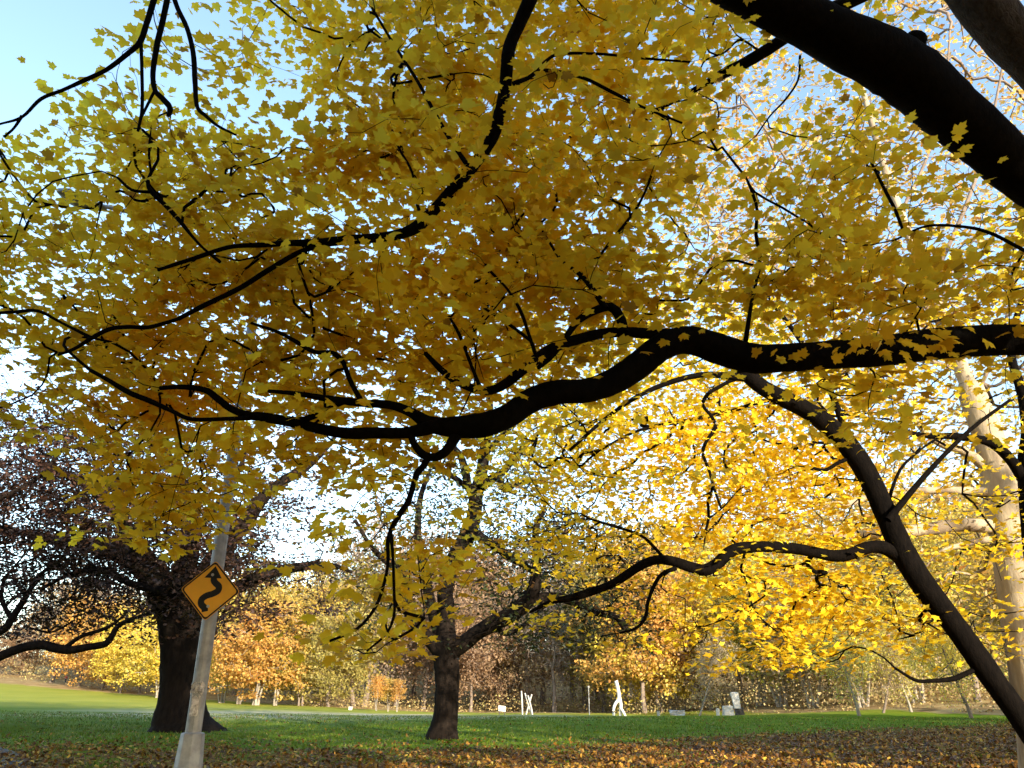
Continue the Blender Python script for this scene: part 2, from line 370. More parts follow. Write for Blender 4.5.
gcol = mix(thresh(attr('woodsy'), .8, .3), gcol, wcol)
b = N(nt, 'ShaderNodeBsdfPrincipled', Roughness=.95); b.inputs['Specular IOR Level'].default_value = .08; L.new(gcol, b.inputs['Base Color'])
bp = N(nt, 'ShaderNodeBump', Strength=.8, Distance=.06); L.new(noise(9, 5), bp.inputs['Height']); L.new(bp.outputs[0], b.inputs['Normal']); L.new(b.outputs[0], out.inputs[0])
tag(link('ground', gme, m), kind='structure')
# ------------------------------------------------------------------ road in the lower left corner, with a stone kerb
pa, pb = ground_at(-4, 750), ground_at(20, 769)
edge = catmull([(-60, 62, 0), (-32, 44, 0), (pa[0], pa[1], 0), (pb[0], pb[1], 0), (-9.8, 17, 0), (-8.2, 11, 0), (-6.5, 3, 0), (-5.5, -8, 0), (-5, -40, 0)], 10)
T = np.gradient(edge, axis=0); T /= np.linalg.norm(T, axis=1)[:, None]; Nl = np.stack([T[:, 1], -T[:, 0], T[:, 2] * 0], -1)
def strip_mesh(o0, o1, dz0, dz1, nm, k=2):
    rows = []
    for t in np.linspace(0, 1, k):
        q = edge + Nl * (o0 + (o1 - o0) * t); q = q.copy(); q[:, 2] = hgt(q[:, 0], q[:, 1]) + dz0 + (dz1 - dz0) * t; rows.append(q)
    Vv = np.stack(rows, 1).reshape(-1, 3); n = len(edge); a = np.arange(n - 1)[:, None] * k + np.arange(k - 1)[None]
    return mesh_np(nm, Vv, np.stack([a, a + 1, a + k + 1, a + k], -1).reshape(-1, 4), 4)
asph = plain('asphalt', (.075, .072, .078), .9, var=.3, scale=30, bump=.3)
tag(link('road', strip_mesh(0.0, 7.5, .045, .045, 'road', 9), asph), kind='structure')
kb = MB(); kr = []
for q, nn in zip(edge, Nl):
    p0 = q + nn * 0.0; p1 = q - nn * .16; z = float(hgt(p0[0], p0[1]))
    kr.append([(p0[0], p0[1], z - .05), (p1[0], p1[1], z - .05), (p1[0], p1[1], z + .055), (p0[0], p0[1], z + .055)])
kb.loft(kr); tag(kb.build('kerb', plain('kerb_stone', (.10, .09, .08), .95, var=.3)), kind='structure')
# ------------------------------------------------------------------ leaf litter and grass blades
def scatter(n, y0, y1, fn, pad=1.06):
    out = []; tot = 0
    while tot < n:
        y = y0 + (y1 - y0) * rng.uniform(0, 1, n) ** 1.4; x = rng.uniform(-1, 1, n) * (y * .70 * pad)
        k = rng.uniform(0, 1, n) < fn(x, y); out.append(np.stack([x[k], y[k]], -1)); tot += k.sum()
    return np.vstack(out)[:n]
nz = lambda x, y: .5 + .5 * np.sin(x * .9 + 2 * np.sin(y * .5)) * np.sin(y * .8 + np.sin(x * .6) * 2)
dE = lambda x, y: np.min([np.hypot(x - q[0], y - q[1]) for q in edge[::4]], axis=0)
P2 = scatter(42000, 20, 60, lambda x, y: np.clip(litter_amt(x, y), 0, 1) ** 1.5 * (.10 + .9 * nz(x, y) ** 1.5) * (.45 + .55 * sst(-8, 10, x)) * 1 + .012)
P3 = np.c_[P2, hgt(P2[:, 0], P2[:, 1]) + .03 + rng.uniform(0, .05, len(P2))]
ml_ = leaf_mat('fallen_leaf', [(0, (.05, .022, .006)), (.4, (.14, .06, .010)), (.7, (.26, .12, .017)), (.88, (.38, .21, .03)), (.96, (.52, .36, .05)), (1, (.30, .21, .08))], .2)
tag(link('fallen_leaves', leaves('fallen_leaves', P3, .115, (LEAF_C, FCc), .45), ml_), kind='stuff')
G2 = scatter(60000, 21, 64, lambda x, y: (1 - .75 * litter_amt(x, y)) * (.3 + .7 * nz(x * 1.7, y * 1.3)))
gz = hgt(G2[:, 0], G2[:, 1]); n = len(G2); hh = rng.uniform(.05, .12, n); an = rng.uniform(0, 3.14, n)
dx = np.cos(an) * .022; dy = np.sin(an) * .022; lean = rng.normal(0, .03, (n, 2))
Vb = np.stack([np.c_[G2[:, 0] - dx, G2[:, 1] - dy, gz], np.c_[G2[:, 0] + dx, G2[:, 1] + dy, gz], np.c_[G2 + lean, gz + hh]], 1).reshape(-1, 3)
mg_ = leaf_mat('grass_blade', [(0, (.05, .09, .004)), (.6, (.11, .18, .006)), (.9, (.16, .20, .01)), (1, (.30, .26, .08))], .3)
tag(link('grass', mesh_np('grass', Vb, np.arange(n * 3).reshape(-1, 3), 3), mg_), kind='stuff')
# ------------------------------------------------------------------ trees traced from the place
def build_tree(name, base, label, cat, bark, leafm, trunk, limbs, tips, lk, lsize, tmpl, tilt=.45, sxy=.2, sz=.06, r_tip=.004,
               sides=(14, 5, 3), step=.2, wob=.06, rough=.035, flare=0, group=None, ex=.46, thin=None, fwd=.7, parts=None, head=None, fill=0.35, limb_bark=None, rmax=.05):
    root = empty(name, base, label, cat, group)
    ch, (NP, ND, NL, NR) = grow(trunk + limbs, tips, r_tip, step, wob, ex, fwd, rmax)
    roots = list(grow.roots); nt0 = len(trunk); bins = {}
    for (P, r), q in zip(ch, roots): bins.setdefault(-1 if q < nt0 else q - nt0, []).append((P, r))
    def fill_(t, key):
        for P, r in bins.get(key, []): t.add(P, r, sides[1] if r.max() > .012 else sides[2])
    tb = Tubes()
    for k, (P, r) in enumerate(trunk): tb.add(P, r, sides[0] + 4, rough, flare if k == 0 else 0)
    fill_(tb, -1); link('trunk', tb.mesh('trunk'), M[bark], root)
    for k, (P, r) in enumerate(limbs):
        lb = Tubes(); lb.add(P, r, sides[0] if r.max() > .04 else 8, rough); fill_(lb, k)
        o_ = link('limb', lb.mesh('limb'), M[(limb_bark or {}).get(k, (bark, ))[0]], root)
        if limb_bark and k in limb_bark and limb_bark[k][1]: o_['label'] = limb_bark[k][1]
    # leaves sit round every tip and, more thinly, along the thin twigs
    C, o = clusters(tips, lk, sxy, sz)
    thinm = (NL <= 2); Q = NP[thinm]; Q = Q[rng.uniform(0, 1, len(Q)) < fill]
    C2, o2 = clusters(Q, 2, sxy * .5, sz * 1.2)
    PP_ = np.vstack([C, C2]); oo = np.vstack([o, o2])
    cn = np.vstack([np.repeat(rng.normal(0, .30, (len(tips), 3)), lk, 0), np.repeat(rng.normal(0, .3, (len(Q), 3)), 2, 0)]) + np.array([0, 0, 1.])
    if thin is not None:
        kk = thin(PP_); PP_, oo, cn = PP_[kk], oo[kk], cn[kk]
    link('crown', leaves('crown', PP_, lsize, tmpl, tilt * .72, up=cn, head=oo / (np.linalg.norm(oo, axis=1)[:, None] + 1e-6)), M[leafm], root)
    return root, len(PP_)
TA, TB, TC, TD = (LEAF_A, FA), (LEAF_B, FB), (LEAF_C, FCc), (LEAF_D, FD)
def Yn(px, py):                                     # how far off the near maple's foliage hangs
    return 5.3 + 1.0 * sst(0, 500, py) + .6 * sst(400, 0, px)
def pad(rows, l=3, t=3, r=3, b=1):
    G, *_ = read_grid(rows); G = np.pad(G, ((t, b), (l, r)), 'edge'); return G, -64 * l, -64 * t, 64
# --- near maple
def proj(P):
    d = P - EYE; dep = d[:, 1] * CP + d[:, 2] * SP; up = -d[:, 1] * SP + d[:, 2] * CP
    return 512 + F * d[:, 0] / dep, 384 - F * up / dep
def open_gaps(P, gaps, p=.92):
    x, y = proj(P); k = np.ones(len(P), bool)
    for cx_, cy_, rx_, ry_ in gaps: k &= ~((((x - cx_) / rx_) ** 2 + ((y - cy_) / ry_) ** 2 < 1) & (rng.uniform(0, 1, len(P)) < p))
    return P[k]
fork = at(1300, 420, 6.6)
fb = np.array([fork[0], fork[1], hgt(fork[0], fork[1]) - .1])
tz = np.linspace(0, 1, 9)[:, None]; tp = fb + (fork - fb) * tz + np.array([.10, .05, 0]) * np.sin(tz * 5)
tr = (np.array([.66, .56, .51, .49, .47, .46, .46, .47, .45]))
maple_trunk = [(tp, tr), trace([(1300, 430, 100, 6.6), (1275, 360, 82, 6.4), (1250, 290, 74, 6.2)], n=5)]
mb = maple_trunk[1][0][-1]
HL = []
def hl(*p, Y=None, n=5):
    q = trace(list(p), Y, n); HL.append((q[0], q[1] * (.72 if p[0][0] < 182 and p[0][1] < 100 else .88)))
hl((1310, 450, 50, 6.6), (1200, 372, 42, 6.5), (1110, 346, 36, 6.5), (1024, 340, 35, 6.5), (975, 341, 37, 6.5), (925, 345, 36, 6.45), (880, 351, 34, 6.4), (830, 355, 33, 6.4), (780, 358, 33, 6.3), (750, 358, 35, 6.3), (722, 350, 35, 6.3), (690, 340, 33, 6.25), (664, 346, 31, 6.2), (640, 364, 31, 6.2), (612, 382, 30, 6.2), (585, 391, 28, 6.15), (558, 392, 28, 6.1), (532, 400, 28, 6.1), (508, 416, 28, 6.05), (482, 425, 29, 6), (455, 427, 24, 6), (430, 424, 18, 6), (412, 413, 12, 5.95), (390, 405, 10, 5.9), (362, 403, 9, 5.9), (330, 399, 8, 5.8), (300, 394, 6, 5.8), (268, 391, 4, 5.7))
hl((440, 425, 15), (420, 430, 15), (402, 433, 13), (372, 433, 13), (345, 433, 13), (316, 428, 12), (287, 421, 12), (262, 417, 11), (246, 415, 9), (230, 408, 8), (218, 399, 8), (205, 390, 7), (183, 387, 6), (160, 388, 5), Y=5.95)
hl((250, 418, 6), (222, 419, 5), (191, 419, 5), (172, 411, 5), (150, 401, 6), (128, 392, 6), (108, 380, 5), (90, 370, 4), Y=5.8)
hl((345, 402, 5), (330, 408, 6), (312, 417, 7), (296, 421, 7), Y=5.9)
hl((690, 335, 16, 6.2), (655, 334, 13, 6.2), (624, 332, 12, 6.2), (600, 334, 12, 6.2), (579, 339, 12, 6.15), (560, 345, 12, 6.1), (545, 353, 13, 6.1), (525, 368, 12, 6), (505, 384, 11, 6), (487, 391, 10, 6), (466, 386, 9, 5.9), (446, 374, 8, 5.9), (425, 353, 5, 5.8))
hl((624, 332, 11), (621, 320, 11), (615, 310, 11), (606, 307, 10), (590, 313, 9), (577, 322, 8), (564, 340, 7), (552, 356, 6), (538, 368, 5), Y=6.1)
hl((606, 309, 8), (598, 297, 7), (588, 283, 6), (577, 272, 5), (562, 261, 4), (548, 240, 3), Y=6.0)
hl((480, 387, 5), (470, 362, 4), (460, 336, 4), (449, 316, 3), Y=5.9)
hl((535, 353, 5), (529, 335, 4), (521, 312, 4), (508, 290, 3), (490, 271, 3), Y=6)
hl((531, 341, 4), (510, 325, 4), (484, 308, 3), Y=6)
hl((410, 430, 9, 5.95), (414, 444, 8, 5.95), (424, 455, 9, 5.95), (436, 457, 10, 5.95), (447, 450, 11, 5.95), (456, 436, 13, 6))
hl((428, 456, 9), (424, 465, 8), (417, 474, 8), (412, 490, 7), (408, 502, 7), (400, 514, 7), (393, 526, 6), (388, 540, 5), (388, 560, 4), (385, 580, 4), (376, 606, 4), (358, 628, 3.5), (330, 641, 3), Y=5.95)
hl((391, 534, 5), (393, 560, 3.5), (394, 590, 3.5), (394, 615, 3.5), (386, 634, 3), (367, 651, 2.5), Y=5.9)
hl((362, 402, 7), (355, 390, 6), (349, 378, 6), (343, 362, 6), (332, 353, 6), (315, 352, 5), (300, 344, 5), (278, 332, 4), (251, 323, 3), Y=5.85)
# the big upper limb, its drooping ends
up_main = [(1262, 330, 70, 6.3), (1180, 282, 60, 6.2), (1100, 225, 54, 6.0), (1024, 175, 52, 5.8), (985, 140, 55, 5.6), (950, 112, 60, 5.5), (918, 82, 66, 5.4), (888, 62, 62, 5.3), (850, 44, 58, 5.2), (808, 22, 54, 5.1), (765, 0, 52, 5.0), (715, -25, 46, 4.9), (660, -60, 40, 4.8), (600, -100, 34, 4.8), (520, -150, 30, 4.8), (420, -185, 26, 4.8), (320, -195, 22, 4.8), (240, -175, 18, 4.9), (195, -120, 14, 4.9), (176, -70, 11, 4.9)]
q_ = trace(up_main, n=5); HL.append((q_[0], q_[1] * .94))
hl((902, 66, 30, 5.35), (908, 52, 27, 5.3), (914, 43, 25, 5.25), (917, 38, 23, 5.24))     # knot of a lost limb
hl((600, -102, 24, 4.8), (565, -75, 19, 4.8), (545, -38, 17, 4.85), (530, 0, 16, 4.9), (520, 22, 15, 4.95), (510, 45, 15, 5.0), (507, 65, 15, 5), (505, 88, 14, 5.1), (500, 112, 14, 5.1), (493, 136, 14, 5.2), (478, 160, 13, 5.3), (464, 176, 14, 5.3), (448, 194, 13, 5.4), (434, 210, 13, 5.4), (418, 226, 14, 5.4), (400, 234, 12, 5.4), (375, 238, 11, 5.5), (345, 240, 11, 5.5), (318, 243, 10, 5.5), (290, 243, 7, 5.5), (262, 245, 6, 5.5), (230, 247, 5, 5.5), (195, 258, 5, 5.5), (158, 270, 4, 5.5))
hl((330, 243, 6), (300, 252, 6), (267, 271, 6), (240, 288, 6), (205, 305, 6), (178, 319, 5), Y=5.55)
hl((178, 319, 4), (150, 327, 5), (130, 327, 5), (110, 329, 5), (92, 338, 5), (74, 349, 4), (58, 355, 3), Y=5.6)
hl((92, 338, 4), (60, 322, 3), (38, 311, 4), (14, 312, 4), (-20, 314, 4), Y=5.6)
hl((513, 84, 6), (528, 78, 5), (540, 71, 5), (560, 72, 4), (586, 79, 4), (612, 92, 4), (640, 106, 3), (682, 123, 2.5), Y=5.05)
hl((536, 73, 4), (545, 62, 4), (560, 54, 3.5), (600, 54, 3), (640, 58, 3), (690, 62, 2.5), Y=5.05)
hl((466, 163, 6), (455, 147, 5), (442, 126, 5), (430, 104, 4), (418, 82, 4), (404, 60, 3.5), (390, 38, 3), (372, 8, 3), Y=5.2)
hl((419, 210, 4), (415, 195, 4), (412, 172, 3), (400, 150, 3), (392, 130, 2.5), Y=5.35)
hl((590, 268, 3), (612, 240, 3.5), (634, 212, 3.5), (645, 192, 3), (653, 172, 2.5), Y=6.0)
# drooping shoots at the top left
hl((176, -70, 10), (165, -35, 8), (154, 0, 8), (147, 22, 8), (140, 42, 8), (126, 55, 7), (106, 70, 6), (85, 80, 6), (63, 90, 5), (41, 99, 5), (22, 117, 4), (0, 124, 3), (-20, 130, 3), Y=4.9)
hl((22, 116, 4), (14, 128, 3), (4, 137, 3), Y=4.9)
hl((176, -65, 9), (172, -30, 8), (167, 0, 8), (162, 24, 8), (157, 45, 8), (153, 72, 7), (155, 90, 7), (163, 99, 8), (170, 108, 8), (168, 116, 5), Y=4.95)
hl((141, 42, 5), (142, 75, 4.5), (142, 109, 4.5), (138, 131, 4), Y=4.9)
hl((154, 92, 4), (147, 106, 4), (140, 120, 3), Y=4.95)
hl((180, -60, 9), (170, -25, 7), (176, 4, 7), (187, 28, 7), (193, 52, 7), (195, 80, 7), (197, 106, 6), (206, 116, 5), (218, 126, 4), (236, 135, 3), Y=4.95)
hl((220, 262, 4), (200, 245, 3), (178, 219, 5), (165, 205, 5), (150, 190, 5), (149, 178, 4), (158, 160, 3), Y=5.5)
hl((150, 192, 4), (132, 190, 3.5), (118, 178, 3), Y=5.45)
# grey limb and the slim branch crossing behind
GL = trace([(1262, 320, 60, 6.3), (1200, 240, 62, 6.0), (1130, 150, 60, 5.8), (1070, 92, 60, 5.7), (1020, 46, 58, 5.6), (978, -2, 58, 5.5), (930, -60, 50, 5.4), (880, -130, 40, 5.3), (800, -210, 26, 5.2)], n=5)
hl((940, -50, 18, 5.5), (900, -24, 15, 6.0), (855, 0, 14, 6.4), (824, 12, 14, 6.6), (776, 44, 13, 6.9), (745, 63, 13, 7.1), (725, 73, 12, 7.2), (705, 84, 8, 7.3), (680, 98, 5, 7.3), (640, 120, 3, 7.3))
hl((722, 147, 2.5), (736, 165, 3), (746, 178, 3), (753, 195, 3.5), (757, 210, 3.5), (756, 235, 4), (760, 262, 4), (752, 300, 4), (745, 345, 6), Y=6.5)
hl((800, 56, 3), (798, 80, 2.5), (785, 100, 2.5), (770, 116, 2), (756, 136, 2), Y=6.8)
hl((758, 50, 3), (740, 40, 2.5), (725, 52, 2.5), (706, 60, 2), (700, 70, 1.6), Y=7.0)
hl((1060, 270, 5), (1016, 246, 4), (990, 233, 4), (965, 227, 3.5), (927, 226, 3), (895, 240, 2.5), Y=5.6)
hl((905, 236, 3), (896, 212, 4), (888, 196, 4), (879, 178, 3.5), (870, 160, 3), (862, 143, 2.5), Y=5.7)
near_rows = ["0034457868840200", "2434547888712400", "4699689999914600", "7999999999525754", "9999999999746887",
             "8999999997534673", "3799976632421421", "1486356200000000", "0366256300000000", "0000056200000000", "0000024000000000", "0000010000000000"]
gN = pad(near_rows)
gN = (np.minimum(gN[0], 2.2), *gN[1:])
gN[0][:, -3:] *= .6
def Ynear(x, y):
    back = .35 + np.abs(rng.normal(0, 1.15, len(x))); front = -.9 * rng.uniform(0, 1, len(x))
    return Yn(x, y) + np.where(rng.uniform(0, 1, len(x)) < .93 - .33 * sst(850, 1000, x) * sst(230, 300, y), back, front)
nt_ = sample_tips(gN, 5900, Ynear, (-170, 1170), (-150, 700), 2.0)
def spray(P, k=1.0):
    x, y, z = P.T; return .8 * np.sin(x * 3.7 * k + 2 * np.sin(z * 1.3)) * np.sin(z * 3.1 * k + 2 * np.cos(x * 1.7)) + np.sin(x * 1.9 * k + 1.7 * np.sin(y * 1.1)) * np.cos(y * 1.7 * k + np.sin(x * .8)) + .9 * np.sin(z * 7 * k + 1.5 * np.sin(x * .9) + 1.2 * np.cos(y * .8))
nt_ = open_gaps(nt_, [(520, 510, 52, 100), (290, 515, 42, 45), (208, 602, 52, 62), (209, 588, 62, 58), (18, 70, 52, 62), (290, 500, 34, 42), (650, 460, 100, 62), (15, 365, 34, 30), (60, 500, 60, 60), (100, 620, 110, 60), (278, 112, 22, 26), (225, 640, 50, 50), (755, 384, 30, 20), (790, 402, 28, 22), (826, 428, 28, 26), (858, 468, 26, 30), (880, 508, 24, 30), (898, 540, 22, 30), (500, 640, 70, 70), (600, 480, 70, 50), (960, 400, 40, 60)])
nt_ = nt_[rng.uniform(0, 1, len(nt_)) < np.clip(.52 + .62 * spray(nt_), .10, 1)]; print('tips', len(nt_))
UPc = []
while len(UPc) < 200:
    d = rng.normal(0, 1, 3); d /= np.linalg.norm(d); q = d * rng.uniform(.25, 1) ** .5 * np.array([8.5, 6.5, 5.2]) + np.array([4.5, 1.5, 14.5])
    if q[2] > 1.6 + 1.15 * max(q[1], 0) + .9 and q[2] > 9.5: UPc.append(q)
UPc = np.array(UPc); tp2 = maple_trunk[1][0][-1]
def up_l(pts, r0, r1):
    Pq = catmull(np.array(pts), 6); HL.append((Pq, np.linspace(r0, r1, len(Pq))))
up_l([tp2, (6.9, 4.0, 9.0), (6.2, 3.0, 12.0), (5.6, 2.6, 15.0), (5.0, 2.2, 18.0)], .26, .05)
up_l([(6.6, 3.5, 10.4), (8.5, 2.0, 12.5), (10.5, 1.0, 15.0)], .15, .04)
up_l([(6.3, 3.1, 11.6), (3.5, 2.0, 13.5), (0.0, 1.0, 14.8), (-2.5, .5, 15.5)], .15, .03)
up_l([(6.4, 3.2, 11.2), (5.6, -.5, 13.2), (5.0, -3.4, 15.0)], .13, .03)
nt_ = np.vstack([nt_, UPc]); HL.append((GL[0], GL[1] * .82))
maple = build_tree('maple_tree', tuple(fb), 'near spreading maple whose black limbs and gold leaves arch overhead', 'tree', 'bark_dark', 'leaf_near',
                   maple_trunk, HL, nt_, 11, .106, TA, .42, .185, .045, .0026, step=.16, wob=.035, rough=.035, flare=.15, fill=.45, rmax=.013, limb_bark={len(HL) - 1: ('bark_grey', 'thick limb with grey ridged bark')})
print('near leaves', maple[1])
# --- leaning dark tree
b = ground_at(1058, 766); YL = 13.5
def gz(p): return float(hgt(p[0], p[1]))
base_px = at(1062, 768, YL); 
LT = trace([(1075, 800, 38, YL), (1048, 757, 33, YL), (1018, 714, 30, YL), (998, 686, 29, YL), (978, 658, 30, YL), (958, 630, 28, YL), (938, 604, 30, YL), (920, 580, 31, YL), (905, 556, 31, YL), (894, 532, 28, YL), (882, 505, 27, YL), (870, 480, 27, YL), (860, 462, 27, YL), (845, 442, 26, YL), (826, 424, 25, YL), (805, 409, 23, YL), (782, 398, 22, YL), (762, 387, 20, YL), (748, 375, 20, YL), (735, 364, 17, YL), (712, 352, 14, YL), (680, 340, 10, YL), (640, 322, 7, YL)], n=4)
f0 = LT[0][0]; fz = gz((f0[0] + .5, f0[1])) - .25
foot = np.array([[f0[0] + .55 + .12, f0[1] - .1, min(fz, f0[2] - .6)]])
LT = (np.vstack([foot, LT[0]]), np.concatenate([[LT[1][0] * 1.5], LT[1]]))
LT = (LT[0], LT[1] * .78)
LB = [trace([(908, 562, 18), (893, 552, 15), (880, 547, 13), (866, 548, 12), (850, 554, 12), (835, 556, 12), (818, 553, 11), (798, 549, 11), (775, 547, 11), (752, 547, 11), (736, 549, 12), (726, 555, 12), (717, 564, 12), (705, 570, 12), (690, 567, 11), (672, 561, 10), (655, 560, 9), (640, 566, 9), (625, 576, 9), (610, 585, 8), (590, 592, 8), (570, 598, 7), (550, 602, 5), (530, 612, 3)], YL, 4),
      trace([(668, 563, 4), (655, 548, 3.5), (640, 535, 3), (610, 525, 3), (590, 519, 2)], YL, 4),
      trace([(676, 568, 5), (662, 574, 4), (654, 586, 4), (648, 602, 3.5), (645, 618, 3.5), (636, 628, 3), (620, 633, 2.5)], YL, 4),
      trace([(978, 668, 5), (965, 674, 5), (952, 679, 5), (930, 681, 4), (915, 680, 3.5), (895, 668, 2.5)], YL, 4),
      trace([(885, 512, 4), (900, 470, 3), (925, 446, 2)], YL + .3, 4),
      trace([(868, 470, 5), (856, 458, 4.5), (840, 462, 4), (825, 470, 3.5), (809, 467, 3)], YL, 4),
      trace([(744, 376, 5), (730, 381, 4), (719, 387, 4), (708, 394, 4), (703, 405, 3.5), (712, 417, 3.5), (715, 428, 4), (706, 442, 3.5), (703, 454, 3.5), (709, 470, 3), (714, 488, 3), (721, 508, 2.5)], YL, 4),
      trace([(800, 408, 7), (770, 400, 5), (735, 410, 4), (690, 420, 4), (640, 430, 3), (600, 450, 2.5)], YL + .6, 4),
      trace([(745, 378, 8), (700, 375, 6), (650, 390, 5), (610, 415, 4), (570, 450, 3)], YL - .6, 4),
      trace([(850, 446, 8), (830, 390, 6), (800, 340, 5), (770, 300, 4)], YL + .8, 4),
      trace([(888, 520, 7), (930, 470, 5), (970, 430, 4), (1010, 400, 3)], YL - .3, 4)]
lean_rows = ["0000000000000000"] * 4 + ["0000000001344322", "0000000036766431", "0000000278888641", "0000000478888642", "0000000246777542", "0000000014368752", "0000000001246531", "0000000000011210"]
gL = pad(lean_rows, 1, 1, 2)
tL = sample_tips(gL, 2900, lambda x, y: YL + .2 + np.abs(rng.normal(0, 2.2, len(x))) - 2.2 * (rng.uniform(0, 1, len(x)) < .08) * (x < 780), (400, 1100), (250, 720), 2.2)
tL = tL[rng.uniform(0, 1, len(tL)) < np.clip(.55 + .6 * spray(tL, .6), .12, 1)]
fr_ = tL[:, 1] < YL + .25
tL = np.vstack([tL[~fr_], open_gaps(tL[fr_], [(755, 384, 40, 30), (790, 402, 40, 30), (826, 428, 40, 34), (858, 468, 40, 36), (880, 508, 36, 36), (898, 540, 34, 36), (930, 590, 40, 40), (970, 650, 40, 50)], 1)])
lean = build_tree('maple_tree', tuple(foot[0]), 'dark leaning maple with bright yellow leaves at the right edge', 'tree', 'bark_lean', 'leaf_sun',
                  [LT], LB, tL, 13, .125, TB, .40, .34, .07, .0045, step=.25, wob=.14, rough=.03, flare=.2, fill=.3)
# --- pale barked tree behind it
YM = 18.
def foot_line(T, extra=.1):
    p = T[0][0]; z = gz(p) - .15
    if p[2] > z + .1: return (np.vstack([[[p[0], p[1], z]], T[0]]), np.concatenate([[T[1][0] * 1.25], T[1]]))
    return T
MT = foot_line(trace([(1046, 735, 52), (1036, 690, 44), (1027, 640, 42), (1020, 590, 41), (1013, 545, 40), (1006, 510, 38), (999, 475, 33), (991, 445, 29), (982, 420, 27), (972, 394, 25), (962, 370, 23), (952, 345, 21), (940, 312, 18), (925, 275, 16), (905, 225, 13), (885, 170, 11), (868, 110, 9), (850, 45, 7), (835, -20, 5)], YM, 4))
MLb = [trace([(1003, 527, 18), (985, 526, 16), (960, 525, 14), (930, 529, 14), (900, 532, 13), (870, 535, 12), (850, 536, 10), (830, 533, 9), (810, 533, 8), (790, 528, 7), (775, 521, 6), (755, 512, 5), (735, 508, 3)], YM, 4),
       trace([(996, 490, 12), (985, 492, 11), (965, 491, 9), (945, 490, 8), (920, 491, 8), (895, 493, 8), (870, 497, 8), (848, 503, 8), (830, 505, 8), (812, 503, 7), (788, 495, 6), (770, 486, 5), (752, 475, 4), (741, 462, 4), (739, 447, 3), (729, 422, 2.5)], YM, 4),
       trace([(986, 468, 12), (972, 456, 11), (958, 449, 10), (942, 444, 9), (930, 436, 8), (918, 424, 6), (908, 410, 5), (890, 395, 4)], YM, 4),
       trace([(1008, 538, 8), (985, 540, 7), (965, 544, 6), (945, 550, 5), (933, 557, 4)], YM, 4),
       trace([(952, 345, 9), (920, 300, 7), (870, 260, 6), (820, 210, 5), (780, 150, 4), (740, 95, 3)], YM + .5, 4),
       trace([(930, 285, 9), (960, 220, 7), (985, 150, 6), (1000, 80, 4), (1010, 20, 3)], YM - .5, 4),
       trace([(975, 400, 8), (1000, 340, 6), (1015, 280, 5), (1030, 200, 4)], YM + 1, 4),
       trace([(900, 215, 6), (930, 150, 5), (945, 90, 4), (950, 30, 3)], YM + .6, 4),
       trace([(962, 370, 8), (900, 350, 7), (840, 300, 6), (780, 270, 5), (720, 240, 4), (690, 190, 3)], YM + 1, 4)]
m_rows = ["0000000000132353", "0000000000365465", "0000000001576565", "0000000001476555", "0000000001466444", "0000000000355454", "0000000000344454", "0000000000033344", "0000000000023344", "0000000000002344", "0000000000001222", "0000000000000000"]
tM = sample_tips(pad(m_rows), 2300, lambda x, y: YM + .4 + np.abs(rng.normal(0, 2.8, len(x))), (560, 1150), (-100, 680), 3)
pale = build_tree('pale_barked_tree', tuple(MT[0][0]), 'tree with smooth sunlit beige trunk beside the dark leaning maple', 'tree', 'bark_beige', 'leaf_pale',
                  [(MT[0], MT[1] * np.where(MT[0][:, 2] > 9, .62, 1))], [(P, r * (.55 if k > 3 else .9)) for k, (P, r) in enumerate(MLb)], tM, 9, .16, TC, .6, .40, .25, .006, step=.3, wob=.2, rough=.02, flare=.1, fill=.25, limb_bark={k: ('bark_far', None) for k in range(4, 9)})
# --- slim dark tree cut by the right edge
YN = 14.8
NT = foot_line(trace([(1062, 760, 34), (1056, 700, 30), (1049, 640, 29), (1042, 580, 28), (1036, 520, 27), (1031, 470, 24), (1032, 430, 19), (1025, 400, 12), (1018, 380, 9), (1012, 360, 8), (1012, 335, 7), (1022, 300, 5)], YN, 4))
NB = [trace([(1026, 482, 13), (1014, 464, 11), (1000, 449, 10), (986, 441, 9), (968, 438, 8), (950, 436, 7), (930, 436, 6), (910, 433, 5), (895, 424, 3)], YN, 4)]
tN = sample_tips(read_grid(["0" * 16] * 5 + ["0000000000000012", "0000000000000012", "0000000000000022", "0" * 15 + "2", "0" * 16, "0" * 16, "0" * 16]), 60, lambda x, y: YN + .8 + rng.normal(0, .5, len(x)), (850, 1090), (300, 620), 3)
build_tree('slim_dark_tree', tuple(NT[0][0]), 'slim dark trunk in front of the beige trunk, cut by the frame', 'tree', 'bark_lean', 'leaf_sun', [NT], NB, tN, 4, .13, TB, .5, .25, .1, .005, fill=.1)
